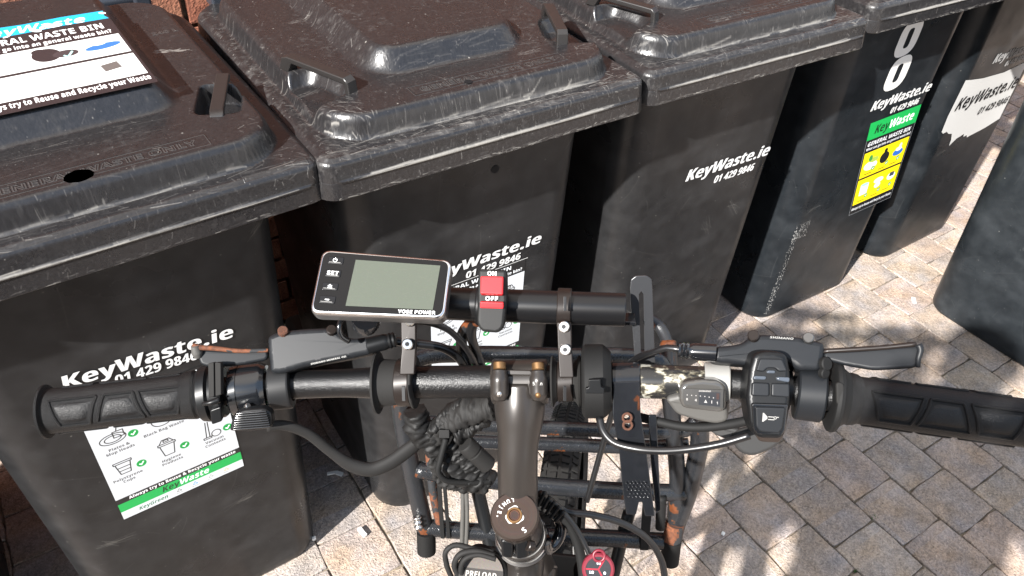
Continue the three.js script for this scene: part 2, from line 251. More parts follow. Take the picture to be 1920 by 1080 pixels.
// scuffs, dust and moulded lettering of a lid, drawn in lid metres
function lidMaterial(kind, wear, sd) {
  const W = 1024, H = 1152, X = (u) => (u + 0.4) / 0.8 * W, Y = (w) => (w + 0.78) / 0.9 * H, px = W / 0.8;
  seed = sd;
  const c = canvasOf(W, H), g = c.getContext('2d'); g.fillStyle = '#000'; g.fillRect(0, 0, W, H); g.lineCap = 'round';
  const line = (u, w, a, L, wd, al) => { g.strokeStyle = `rgba(255,255,255,${al})`; g.lineWidth = wd; g.beginPath(); g.moveTo(X(u), Y(w)); const b = a + rr(-0.3, 0.3) * Math.min(1, 0.015 / L); g.quadraticCurveTo(X(u + Math.cos(a) * L * 0.5), Y(w + Math.sin(a) * L * 0.5), X(u + (Math.cos(a) + Math.cos(b)) * L * 0.5), Y(w + (Math.sin(a) + Math.sin(b)) * L * 0.5)); g.stroke(); };
  const dot = (u, w, r, al) => { g.fillStyle = `rgba(255,255,255,${al})`; g.beginPath(); g.ellipse(X(u), Y(w), r * rr(0.6, 1.4), r, rr(0, 3), 0, 7); g.fill(); };
  for (let k = 0; k < 2600 * wear; k++) dot(rr(-0.29, 0.29), rr(-0.66, 0.05), rr(0.5, 1.1), rr(0.15, 0.7));
  for (let k = 0; k < 90; k++) dot(rr(-0.29, 0.29), rr(-0.66, 0), rr(0.9, 2.1), rr(0.4, 0.95));
  for (let k = 0; k < 170 * wear; k++) line(rr(-0.27, 0.27), rr(-0.64, -0.02), rr(0, 6.3), rr(0.003, 0.016), rr(0.7, 1.5), rr(0.15, 0.6));
  for (let k = 0; k < 20 * wear; k++) line(rr(-0.25, 0.2), rr(-0.6, -0.05), rr(-0.5, 0.4), rr(0.05, 0.18), rr(0.4, 0.9), rr(0.1, 0.35));
  const strip = (n, fu, fw, ang, L0, L1, a0, a1) => { for (let k = 0; k < n * wear; k++) line(fu(), fw(), ang(), rr(L0, L1), rr(0.7, 1.7), rr(a0, a1) * (rnd() < 0.25 ? 1.8 : 0.7)); };
  // scraped flange and apron along the front, side flanges, panel shoulder
  strip(300, () => rr(-0.28, 0.29), () => rr(-0.026, 0.058), () => rr(1.1, 2.0), 0.002, 0.011, 0.08, 0.4);
  strip(150, () => rr(-0.28, 0.29), () => rr(-0.028, -0.002), () => rr(-0.3, 0.3), 0.006, 0.04, 0.1, 0.4);
  strip(200, () => (rnd() < 0.75 ? -1 : 1) * rr(0.264, 0.288), () => rr(-0.60, -0.02), () => rr(-0.9, 0.9), 0.003, 0.012, 0.1, 0.5);
  strip(100, () => rr(-0.25, 0.25), () => rr(-0.052, -0.034), () => rr(1.2, 1.9), 0.002, 0.010, 0.06, 0.35);
  strip(90, () => rr(-0.268, -0.2), () => rr(-0.11, -0.02), () => rr(0.3, 1.3), 0.003, 0.016, 0.1, 0.6);
  strip(90, () => rr(0.2, 0.28), () => rr(-0.1, 0.02), () => rr(-0.4, 1.3), 0.003, 0.016, 0.1, 0.6);
  strip(140, () => rr(-0.29, 0.29), () => rr(0.054, 0.06), () => rr(-0.15, 0.15), 0.003, 0.016, 0.2, 0.7);
  strip(130, () => rr(-0.25, 0.17), () => rr(0.0300, 0.0335), () => rr(-0.01, 0.01), 0.03, 0.09, 0.25, 0.6);
  strip(60, () => rr(-0.25, 0.2), () => rr(-0.0305, -0.0275), () => rr(-0.02, 0.02), 0.02, 0.07, 0.15, 0.45);
  strip(50, () => rr(-0.14, 0.14), () => rr(-0.16, -0.125), () => rr(-0.1, 0.1), 0.01, 0.05, 0.06, 0.3);
  for (let k = 0; k < 5 * wear; k++) { const u = rr(-0.25, 0.25), w = rr(-0.55, -0.06); for (let q = 0; q < 40; q++) line(u + rr(-0.02, 0.02), w + rr(-0.006, 0.006), rr(-0.4, 0.2), rr(0.003, 0.016), rr(0.5, 1.4), rr(0.1, 0.6)); }
  if (kind === 1) for (let q = 0; q < 70; q++) { const t = rnd() ** 2; line(0.183 + t * 0.05 + rr(-0.004, 0.004), -0.375 + t * 0.02 + rr(-0.006, 0.006) * (1 - t), rr(-0.3, 0.5), rr(0.003, 0.014), rr(0.8, 1.8), rr(0.3, 0.9)); }
  const m = g.getImageData(0, 0, W, H).data;
  const e = canvasOf(W, H), b = e.getContext('2d'); b.fillStyle = '#000'; b.fillRect(0, 0, W, H);
  b.save(); b.translate(X(0.025), Y(kind === 1 ? -0.068 : -0.074)); b.scale(1, 1); b.strokeStyle = '#fff'; b.lineWidth = 2; b.font = 'bold 33px sans-serif'; b.textAlign = 'center'; b.textBaseline = 'middle';
  const tw = b.measureText('GENERAL WASTE ONLY').width; b.save(); b.scale(0.25 * px / tw, 0.72); b.strokeText('GENERAL WASTE ONLY', 0, 0); b.restore(); b.lineWidth = 1.5; b.strokeRect(-0.14 * px, -0.0145 * px, 0.28 * px, 0.029 * px); b.restore();
  b.lineWidth = 1.6; b.strokeStyle = '#fff'; b.font = 'bold 22px sans-serif'; b.save(); b.translate(X(0.2), Y(-0.44)); b.strokeText('240 L', 0, 0); b.restore();
  b.font = 'bold 8px sans-serif'; b.lineWidth = 0.9; for (let q = 0; q < 2; q++) b.strokeRect(X(0.185), Y(-0.018 + q * 0.009), 0.09 * px, 0.007 * px);
  const em = b.getImageData(0, 0, W, H).data;
  // canvas rows run down with growing depth w; texture rows are flipped to match v
  const at = (a, x, y) => a[(y * W + x) * 4] / 255;
  const dust = (x, y) => { const n = fbm(x / 10, y / 10, 256, sd, 4), L = fbm(x / 120, y / 120, 16, sd + 5, 3), w = y / H * 0.9 - 0.78, u = x / W * 0.8 - 0.4; const edge = Math.max(ss(-0.03, -0.018, w) * ss(0.012, 0.0, w), ss(0.262, 0.268, Math.abs(u)) * ss(0.296, 0.285, Math.abs(u)) * 0.8); return clamp((n - 0.5) * 1.1 + (L - 0.5) * 0.5 + edge * 0.13 * wear - 0.17) * 0.8; };
  const col = dataTex(W, H, (x, y) => { const s = clamp(at(m, x, y)), d = dust(x, y), k = clamp(s * 0.75 + d * 0.45 * wear + at(em, x, y) * 0.2), n = (fbm(x / 4, y / 4, 512, sd + 3, 3) - 0.5) * 0.05; return [lerp(0.126 + n, 0.62, k), lerp(0.122 + n, 0.605, k), lerp(0.126 + n, 0.575, k)]; }, true);
  const rough = dataTex(W, H, (x, y) => { const s = at(m, x, y), d = dust(x, y), n = fbm(x / 30, y / 30, 64, sd + 8, 4); const r = clamp(0.30 + (n - 0.5) * 0.16 + s * 0.2 + d * 0.6); return [r, r, r]; });
  const bump = dataTex(W, H, (x, y) => { const v = 0.35 + at(em, x, y) * 0.5 - at(m, x, y) * 0.12 + (fbm(x / 2.5, y / 2.5, 512, sd + 11, 2) - 0.5) * 0.10; return [v, v, v]; });
  return new THREE.MeshPhysicalMaterial({ map: col, roughnessMap: rough, roughness: 1, bumpMap: bump, bumpScale: 0.0022, side: THREE.DoubleSide, specularIntensity: 1 });
}
// body plastic: faint long scratches, specks, smears (1.2 m tile)
function bodyMaterial(sd, tone, amount) {
  const W = 1024; seed = sd; const c = canvasOf(W, W), g = c.getContext('2d'); g.fillStyle = '#000'; g.fillRect(0, 0, W, W); g.lineCap = 'round';
  for (let k = 0; k < 150 * amount; k++) { const x = rr(0, W), y = rr(0, W), a = rr(0, 6.3), L = rr(8, 70); g.strokeStyle = `rgba(255,255,255,${rr(0.03, 0.16)})`; g.lineWidth = rr(0.5, 1.2); g.beginPath(); g.moveTo(x, y); g.quadraticCurveTo(x + Math.cos(a) * L / 2 + rr(-8, 8), y + Math.sin(a) * L / 2 + rr(-8, 8), x + Math.cos(a) * L, y + Math.sin(a) * L); g.stroke(); }
  for (let k = 0; k < 260 * amount; k++) { g.fillStyle = `rgba(255,255,255,${rr(0.1, 0.6)})`; g.beginPath(); g.ellipse(rr(0, W), rr(0, W), rr(0.4, 1.5), rr(0.4, 1.1), 0, 0, 7); g.fill(); }
  for (let q = 0; q < 7; q++) { const x = rr(0, W), y = rr(0, W), a = rr(0, 6); for (let k = 0; k < 14; k++) { g.strokeStyle = `rgba(255,255,255,${rr(0.05, 0.28)})`; g.lineWidth = rr(0.5, 1.3); g.beginPath(); g.moveTo(x + rr(-9, 9), y + rr(-9, 9)); g.lineTo(x + Math.cos(a) * rr(10, 60), y + Math.sin(a) * rr(10, 60)); g.stroke(); } }
  const m = g.getImageData(0, 0, W, W).data;
  const col = dataTex(W, W, (x, y) => { const k = m[(y * W + x) * 4] / 255, n = (fbm(x / 20, y / 20, 64, sd + 1, 5) - 0.5) * 0.06, d = clamp((fbm(x / 110, y / 60, 16, sd + 9, 4) - 0.52) * 2) * 0.07; return tone.map((t, i) => lerp(t + n + d, [0.62, 0.6, 0.56][i], k)); }, true);
  const rough = dataTex(W, W, (x, y) => { const r = 0.34 + (fbm(x / 70, y / 70, 16, sd + 4, 5) - 0.5) * 0.3 + m[(y * W + x) * 4] / 255 * 0.2; return [r, r, r]; });
  return new THREE.MeshPhysicalMaterial({ map: col, roughnessMap: rough, roughness: 1, bumpMap: rough, bumpScale: 0.0004, specularIntensity: 0.5, side: THREE.DoubleSide });
}
const bodyMats = [bodyMaterial(101, [0.126, 0.126, 0.129], 1.6), bodyMaterial(202, [0.108, 0.120, 0.132], 1.3), bodyMaterial(303, [0.118, 0.131, 0.143], 1.9)];
// hollow tapering shell, rounded corners; front face is plane from w = -0.089 (foot) to -0.073 (rim)
const FRONT = (y) => -0.089 + 0.016 * y / 0.965;
function bodyGeo() {
  const ys = [0.004, 0.0, 0.004, 0.012, 0.03, 0.2, 0.4, 0.6, 0.8, 0.965], pos = [], uv = [], idx = []; let n = 0;
  ys.forEach((y, k) => {
    const t = y / 0.965, hu = lerp(0.2155, 0.246, t) - (k === 0 ? 0.2 : k === 1 ? 0.012 : k === 2 ? 0.004 : k === 3 ? 0.0008 : 0), f = FRONT(y) - (k === 0 ? 0.2 : k === 1 ? 0.012 : k === 2 ? 0.004 : k === 3 ? 0.0008 : 0), bk = lerp(-0.52, -0.645, t) + (k === 0 ? 0.2 : 0), r = k === 0 ? 0.004 : 0.068;
    const ring = [], arc = (cu, cw, a0) => { for (let q = 0; q <= 10; q++) { const a = a0 + q / 10 * Math.PI / 2; ring.push([cu + Math.cos(a) * r, cw + Math.sin(a) * r]); } };
    arc(hu - r, f - r, 0); arc(-hu + r, f - r, Math.PI / 2); arc(-hu + r, bk + r, Math.PI); arc(hu - r, bk + r, Math.PI * 1.5); ring.push(ring[0]);
    n = ring.length; let L = 0;
    ring.forEach((p, i) => { if (i) L += Math.hypot(p[0] - ring[i - 1][0], p[1] - ring[i - 1][1]); pos.push(p[0], y, p[1]); uv.push(L / 1.2, y / 1.2); });
  });
  for (let k = 0; k < ys.length - 1; k++) for (let i = 0; i < n - 1; i++) { const a = k * n + i, b = a + n; idx.push(a, b, a + 1, a + 1, b, b + 1); }
  const g = new THREE.BufferGeometry(); g.setAttribute('position', new THREE.Float32BufferAttribute(pos, 3)); g.setAttribute('uv', new THREE.Float32BufferAttribute(uv, 2)); g.setIndex(idx); g.computeVertexNormals(); return g;
}
const BODY = bodyGeo(), LID1 = lidGeo(1, [0.003, -0.058, 0.0175, 0.0145]), LID2 = lidGeo(2);
const RIM = (() => { const s = roundShape([[-0.275, -0.02], [0.275, -0.02], [0.275, -0.66], [-0.275, -0.66]], 0.03), h = roundShape([[-0.236, -0.085], [0.236, -0.085], [0.236, -0.63], [-0.236, -0.63]], 0.06); s.holes.push(h); const g = new THREE.ExtrudeGeometry(s, { depth: 0.03, bevelEnabled: false }); g.rotateX(Math.PI / 2); g.scale(1, 1, 1); const p = g.attributes.position; for (let i = 0; i < p.count; i++) p.setXYZ(i, p.getX(i), p.getY(i) + 1.0, p.getZ(i)); g.computeVertexNormals(); return g; })();
function handleGeo(kind) {
  const s = new THREE.Shape(), P = kind === 1 ? [[-0.078, 0.036], [-0.07, 0.0415], [0.045, 0.0415], [0.055, 0.036], [0.062, 0.026], [0.052, 0.010], [0.045, 0.010], [0.044, 0.034], [-0.04, 0.034], [-0.045, 0.03]]
    : [[-0.080, 0.033], [-0.072, 0.054], [-0.06, 0.058], [0.056, 0.058], [0.064, 0.052], [0.070, 0.010], [0.060, 0.010], [0.0555, 0.048], [-0.052, 0.049], [-0.060, 0.033]];
  P.forEach((p, i) => i ? s.lineTo(...p) : s.moveTo(...p)); s.closePath();
  const g = new THREE.ExtrudeGeometry(s, { depth: 0.015, bevelEnabled: true, bevelThickness: 0.0022, bevelSize: 0.0022, bevelOffset: -0.0022, bevelSegments: 3 }); g.translate(0, 0, -0.0075); return crease(g);
}
const HAND = { 1: handleGeo(1), 2: handleGeo(2) };
const WHEEL = turned([-0.02, 0, 0], [0.02, 0, 0], [[0, 0.02], [0, 0.07], [0.004, 0.098], [0.012, 0.1], [0.032, 0.1], [0.04, 0.09], [0.04, 0.06], [0.03, 0.02]], 32);
const lidMats = { 1: lidMaterial(1, 0.62, 11), 2: lidMaterial(2, 1.5, 22), 3: lidMaterial(2, 1.25, 33) };
const tyreRubber = mat(0.02, 0.02, 0.02, 0.8), handlePlastic = mat(0.016, 0.0145, 0.014, 0.36), blueBlack = mat(0.022, 0.026, 0.034, 0.35);
const whitePrint = mat(0.62, 0.62, 0.61, 0.55), dirtyPrint = mat(0.42, 0.42, 0.42, 0.6), blackPrint = mat(0.006, 0.006, 0.007, 0.7, { specularIntensity: 0.4 }), greenPrint = mat(0.02, 0.33, 0.11, 0.5);
const GROUP = 'black wheelie bins lined up along the wall';
function makeBin(x, z, turn, kind, lidM, bodyM, label) {
  const b = thing('wheelie_bin', label, 'wheelie bin', GROUP); b.position.set(x, 0, z); b.rotation.y = turn;
  part(b, 'body', BODY, bodyM); part(b, 'rim', RIM, blueBlack);
  const lid = part(b, 'lid', kind === 1 ? LID1 : LID2, lidM); lid.position.y = 1.023;
  for (const s of [-1, 1]) {
    const h = part(lid, 'handle', HAND[kind], lidM === lidMats[1] ? handlePlastic : handlePlastic);
    h.matrixAutoUpdate = true; h.position.set(s * HM[0], 0, HM[1]); h.rotation.y = Math.atan2(-HD[1], s * HD[0]);
  }
  const bar = part(b, 'handle_bar', turned([-0.23, 1.045, -0.66], [0.23, 1.045, -0.66], [[0, 0.0], [0, 0.0145], [0.2, 0.0145], [0.2, 0.0185], [0.214, 0.0185], [0.214, 0.0145], [0.46, 0.0145], [0.46, 0]], 24), blueBlack);
  for (const s of [-1, 1]) { const p = part(b, 'hinge', new RoundedBoxGeometry(0.03, 0.05, 0.05, 2, 0.006), blueBlack); p.position.set(s * 0.235, 1.035, -0.66); }
  for (const s of [-1, 1]) { const w = part(b, 'wheel', WHEEL, tyreRubber); w.position.set(s * 0.2, 0.1, -0.6); }
  part(b, 'axle', cyl([-0.22, 0.1, -0.6], [0.22, 0.1, -0.6], 0.011, 12), blueBlack);
  return b;
}
// sheets and letters laid on the front face of a bin; u and y in metres, slope of the face followed
function onFront(b, name, geo, m, u, y, turn = 0, lift = 0.0012, label) {
  const tilt = Math.atan2(0.016, 0.965), o = part(b, name, geo, m, label); o.position.set(u, y, FRONT(y) + lift); o.rotation.set(tilt, 0, turn, 'XYZ'); return o;
}
function nameOn(b, u, y, w, cap, turn, pu, py, pw, pcap, m = whitePrint, slant = 0.14, lift = 0.0012) {
  onFront(b, 'company_lettering', lettering('KeyWaste.ie', w, cap, slant, 0.0007), m, u, y, turn, lift);
  onFront(b, 'phone_number', lettering('01 429 9846', pw, pcap, slant, 0.0003), m, pu, py, turn, lift);
}
const bins = [
  makeBin(-0.574, -0.905, 0.01, 2, lidMats[2], bodyMats[1], 'black wheelie bin cut off at the left edge, left of the sticker lid bin'),
  makeBin(0.0187, -0.9106, 0.036, 1, lidMats[1], bodyMats[0], 'black wheelie bin with a white sticker and a punched hole on its lid'),
  makeBin(0.5977, -0.9078, -0.001, 2, lidMats[2], bodyMats[0], 'scuffed black wheelie bin directly behind the handlebar display'),
  makeBin(1.1956, -0.9118, -0.0154, 2, lidMats[3], bodyMats[0], 'black wheelie bin with only a name and phone number on its front'),
  makeBin(1.8476, -0.9393, -0.0264, 2, lidMats[2], bodyMats[1], 'black wheelie bin with two white digits and a yellow sticker'),
  makeBin(2.449, -0.9564, 0.0169, 2, lidMats[3], bodyMats[1], 'black wheelie bin with a torn white sticker'),
  makeBin(2.10, -0.612, -Math.PI / 2 + 0.02, 2, lidMats[3], bodyMats[2], 'scratched bluish black wheelie bin turned sideways at the right edge'),
];
// ---- printed stickers, with grime specks, rubbed spots and hairline scratches
function wearPrint(g, w, h) {
  for (let k = 0; k < w * h / 900; k++) { const v = rnd() < 0.6 ? 60 : 150; g.fillStyle = `rgba(${v},${v * 0.95 | 0},${v * 0.88 | 0},${rr(0.05, 0.3)})`; g.beginPath(); g.ellipse(rr(0, w), rr(0, h), rr(0.4, 2.4), rr(0.4, 1.4), rr(0, 3), 0, 7); g.fill(); }
  for (let k = 0; k < 40; k++) { const x = rr(0, w), y = rr(0, h), a = rr(0, 6.3), L = rr(10, 70); g.strokeStyle = `rgba(110,105,98,${rr(0.1, 0.35)})`; g.lineWidth = rr(0.5, 1.6); g.beginPath(); g.moveTo(x, y); g.lineTo(x + Math.cos(a) * L, y + Math.sin(a) * L); g.stroke(); }
}
function poster(w, h, draw) { const c = canvasOf(w, h), g = c.getContext('2d'); draw(g, w, h); wearPrint(g, w, h); return new THREE.MeshPhysicalMaterial({ map: canvasTex(c), roughness: 0.42, side: THREE.DoubleSide }); }
const fit = (g, s, x, y, w, px, f = 'bold') => { g.font = `${f} ${px}px sans-serif`; const k = w / g.measureText(s).width; g.save(); g.translate(x, y); g.scale(k, 1); g.fillText(s, 0, 0); g.restore(); };
function tick(g, x, y, r, col = '#0c8a3c') { g.fillStyle = col; g.beginPath(); g.arc(x, y, r, 0, 7); g.fill(); g.strokeStyle = '#fff'; g.lineWidth = r * 0.28; g.beginPath(); g.moveTo(x - r * 0.45, y); g.lineTo(x - r * 0.1, y + r * 0.4); g.lineTo(x + r * 0.5, y - r * 0.4); g.stroke(); }
function icon(g, kind, x, y, s) {
  g.strokeStyle = '#222'; g.lineWidth = s * 0.045; g.lineJoin = 'round'; g.beginPath();
  if (kind === 'cup' || kind === 'bin') { g.moveTo(x - s * 0.3, y - s * 0.25); g.lineTo(x - s * 0.2, y + s * 0.4); g.lineTo(x + s * 0.2, y + s * 0.4); g.lineTo(x + s * 0.3, y - s * 0.25); g.closePath(); g.rect(x - s * 0.36, y - s * 0.36, s * 0.72, s * 0.11); if (kind === 'bin') { g.moveTo(x - s * 0.3, y - s * 0.36); g.lineTo(x - s * 0.15, y - s * 0.6); g.lineTo(x + s * 0.15, y - s * 0.6); g.lineTo(x + s * 0.3, y - s * 0.36); g.rect(x - s * 0.1, y - s * 0.55, s * 0.2, s * 0.1); } else { g.moveTo(x - s * 0.27, y); g.lineTo(x + s * 0.27, y); g.moveTo(x - s * 0.24, y + s * 0.2); g.lineTo(x + s * 0.24, y + s * 0.2); } }
  if (kind === 'plate') { g.ellipse(x - s * 0.1, y + s * 0.1, s * 0.5, s * 0.28, 0, 0, 7); g.moveTo(x + s * 0.28, y + s * 0.1); g.ellipse(x - s * 0.1, y + s * 0.1, s * 0.32, s * 0.18, 0, 0, 7); g.rect(x - s * 0.05, y - s * 0.25, s * 0.4, s * 0.34); g.moveTo(x + s * 0.1, y - s * 0.25); g.lineTo(x + s * 0.2, y - s * 0.6); }
  if (kind === 'bag') { g.moveTo(x - s * 0.08, y - s * 0.45); g.bezierCurveTo(x - s * 0.6, y, x - s * 0.4, y + s * 0.45, x, y + s * 0.45); g.bezierCurveTo(x + s * 0.5, y + s * 0.45, x + s * 0.5, y, x + s * 0.08, y - s * 0.45); }
  if (kind === 'vac') { g.moveTo(x - s * 0.2, y - s * 0.6); g.lineTo(x - s * 0.3, y + s * 0.4); g.moveTo(x - s * 0.1, y - s * 0.6); g.lineTo(x - s * 0.15, y + s * 0.4); g.rect(x - s * 0.42, y + s * 0.36, s * 0.34, s * 0.1); g.moveTo(x + s * 0.35, y + s * 0.3); g.arc(x + s * 0.15, y + s * 0.28, s * 0.2, 0, 7); }
  g.stroke();
}
const general = (right) => poster(640, 840, (g, w, h) => {
  g.fillStyle = '#17181a'; g.fillRect(0, 0, w, h); g.fillStyle = '#e8ecee'; g.textBaseline = 'alphabetic';
  fit(g, 'GENERAL WASTE BIN', 20, 42, w * 0.82, 40); fit(g, 'What can go into a general waste bin?', 20, 78, w * 0.94, 30);
  g.fillStyle = '#c2c6ca'; g.fillRect(0, 92, w, 585);
  const items = [['plate', 108, 235, 'Plates &', 'Mop Heads'], ['bag', 320, 235, 'Black Bag Waste', ''], ['bin', 535, 235, 'Nappies', ''], ['cup', 94, 460, 'Polystyrene', 'Cups'], ['bin', 308, 460, 'Hygiene', 'Products'], ['vac', 531, 460, 'Vacuum', 'Contents']];
  for (const [k, x, y, a, b] of items) { icon(g, k, x, y, 118); tick(g, x + 78, y + 26, 24); g.fillStyle = '#333'; g.textAlign = 'center'; g.font = 'bold 25px sans-serif'; g.fillText(a, x, y + 88); g.fillText(b, x, y + 114); g.textAlign = 'left'; }
  g.fillStyle = '#eee'; fit(g, 'Always try to Reuse & Recycle your waste', 60, 706, w * 0.87, 30);
  g.fillStyle = '#119a48'; g.fillRect(0, 716, w, 64); g.fillStyle = '#0b2d18'; fit(g, 'Key', 210, 766, 90, 56, 'italic bold'); g.fillStyle = '#f2f5f2'; fit(g, 'Waste', 300, 766, 160, 56, 'italic bold');
  g.fillStyle = '#c4c9cc'; g.fillRect(0, 780, w, 60); g.fillStyle = '#1d5a3a'; fit(g, 'KeyGreen', 80, 822, 150, 36, 'italic bold');
  for (let k = 0; k < 4; k++) { g.strokeStyle = ['#444', '#2a7bc0', '#888', '#b09a60'][k]; g.lineWidth = 3; g.beginPath(); g.moveTo(280 + k * 85, 812); g.lineTo(292 + k * 85, 792); g.lineTo(304 + k * 85, 812); g.closePath(); g.stroke(); g.fillStyle = '#666'; g.font = '11px sans-serif'; g.fillText(['Homes', 'Business', 'Food', 'Glass'][k], 272 + k * 85, 828); }
});
const generalMat = general();
{ // bin with the big sticker on its front
  const b = bins[1];
  nameOn(b, -0.110, 0.722, 0.247, 0.0255, -0.085, -0.046, 0.694, 0.122, 0.0185, whitePrint, 0.05);
  onFront(b, 'front_sticker', new THREE.PlaneGeometry(0.212, 0.282), generalMat, -0.006, 0.527, -0.012, 0.001, 'white poster with green bands and waste icons');
}
{ const b = bins[2];
  nameOn(b, -0.100, 0.675, 0.255, 0.0235, 0.0, -0.016, 0.6515, 0.124, 0.0155, whitePrint, 0.12);
  onFront(b, 'dividing_line', new THREE.PlaneGeometry(0.22, 0.0012), whitePrint, 0.016, 0.6472, 0);
  onFront(b, 'front_sticker', new THREE.PlaneGeometry(0.212, 0.282), generalMat, 0.0145, 0.505, 0.0, 0.001, 'white poster with waste icons behind the handlebar'); }
nameOn(bins[3], -0.062, 0.694, 0.256, 0.0285, -0.01, 0.029, 0.662, 0.126, 0.019, whitePrint, 0.2);
{ const b = bins[4];
  nameOn(b, -0.046, 0.684, 0.24, 0.028, 0.03, 0.046, 0.656, 0.116, 0.018, whitePrint, 0.2);
  const oval = (w, h) => { const s = roundShape([[-w / 2, -h / 2], [w / 2, -h / 2], [w / 2, h / 2], [-w / 2, h / 2]], w * 0.45), p = roundShape([[-w * 0.13, -h * 0.27], [w * 0.13, -h * 0.27], [w * 0.13, h * 0.27], [-w * 0.13, h * 0.27]], w * 0.12); s.holes.push(p); const g = new THREE.ShapeGeometry(s, 10), q = g.attributes.position; for (let i = 0; i < q.count; i++) q.setX(i, q.getX(i) + q.getY(i) * 0.10); return g; };
  onFront(b, 'digit_sticker', oval(0.078, 0.094), mat(0.6, 0.59, 0.57, 0.6), -0.004, 0.873, 0.08); onFront(b, 'digit_sticker', oval(0.080, 0.092), mat(0.66, 0.65, 0.62, 0.6), 0.009, 0.779, 0.08);
  const m = poster(420, 720, (g, w, h) => {
    g.fillStyle = '#141518'; g.fillRect(0, 0, w, h); g.strokeStyle = '#8a8d90'; g.lineWidth = 3; g.strokeRect(2, 2, w - 4, h - 4);
    g.fillStyle = '#16a24c'; g.fillRect(0, 0, w, 128); g.fillStyle = '#0a1d12'; fit(g, 'Key', 46, 92, 120, 84, 'italic bold'); g.fillStyle = '#f4f6f4'; fit(g, 'Waste', 166, 92, 210, 84, 'italic bold');
    g.fillStyle = '#e6e8ea'; fit(g, 'GENERAL WASTE BIN', 16, 176, 370, 42, 'italic bold'); fit(g, 'What can go into an general waste bin?', 16, 208, 390, 26);
    g.fillStyle = '#f0d510'; g.fillRect(14, 226, 392, 196); g.fillRect(14, 436, 392, 204);
    const blob = (x, y, rx, ry, c) => { g.fillStyle = c; g.beginPath(); g.ellipse(x, y, rx, ry, 0, 0, 7); g.fill(); };
    blob(90, 340, 56, 34, '#e9ecec'); blob(110, 300, 40, 20, '#9fb54a'); blob(78, 280, 16, 24, '#3c8a3e'); blob(205, 320, 40, 44, '#17181a'); blob(205, 268, 14, 20, '#17181a'); blob(330, 320, 50, 26, '#2c66b8'); blob(330, 295, 30, 16, '#dfe6ea'); blob(340, 270, 14, 18, '#b9c4c8');
    g.fillStyle = '#eef1f1'; g.fillRect(50, 490, 70, 84); blob(85, 490, 36, 12, '#9ec7d6'); blob(215, 500, 46, 22, '#f4f6f6'); blob(215, 540, 30, 22, '#dfe5e6'); blob(340, 510, 40, 30, '#e8ecec'); g.fillStyle = '#3a4148'; g.fillRect(320, 478, 46, 34);
    for (const [x, y] of [[120, 370], [240, 372], [350, 370], [120, 590], [245, 588], [355, 580]]) { tick(g, x, y, 17, '#5f8f46'); g.fillStyle = '#4a4310'; g.fillRect(x - 70, y + 28, 64, 6); }
    g.fillStyle = '#e6e8ea'; fit(g, 'Always try to Reuse and Recycle your Waste', 14, 686, 392, 28);
  });
  const sh = new THREE.PlaneGeometry(0.2, 0.325), p = sh.attributes.position; for (let i = 0; i < 4; i++) p.setX(i, p.getX(i) * (p.getY(i) < 0 ? 0.92 : 1.02) - p.getY(i) * 0.15);
  onFront(b, 'front_sticker', sh, m, 0.112, 0.487, 0.045, 0.001, 'green and yellow poster with waste pictures'); }
{ const b = bins[5];
  nameOn(b, -0.075, 0.69, 0.24, 0.028, 0.0, 0.01, 0.663, 0.116, 0.018, dirtyPrint, 0.25);
  const s = new THREE.Shape(); [[-0.19, 0.665], [-0.16, 0.659], [-0.09, 0.648], [0.03, 0.640], [0.155, 0.65], [0.165, 0.45], [0.09, 0.436], [-0.005, 0.428], [-0.012, 0.438], [-0.03, 0.437], [-0.036, 0.449], [-0.072, 0.442], [-0.098, 0.424], [-0.104, 0.447], [-0.118, 0.472], [-0.14, 0.478], [-0.158, 0.49], [-0.176, 0.488], [-0.19, 0.498], [-0.196, 0.55]].forEach((p, i) => i ? s.lineTo(p[0], p[1] - 0.545) : s.moveTo(p[0], p[1] - 0.545));
  onFront(b, 'torn_sticker', new THREE.ShapeGeometry(s), whitePrint, 0, 0.545, 0, 0.001, 'torn white sticker with black lettering');
  onFront(b, 'company_lettering', lettering('KeyWaste.ie', 0.335, 0.040, 0.25), blackPrint, -0.178, 0.565, 0.0, 0.0035); onFront(b, 'phone_number', lettering('01 429 9846', 0.17, 0.024, 0.25), blackPrint, -0.02, 0.512, 0.0, 0.0035); }
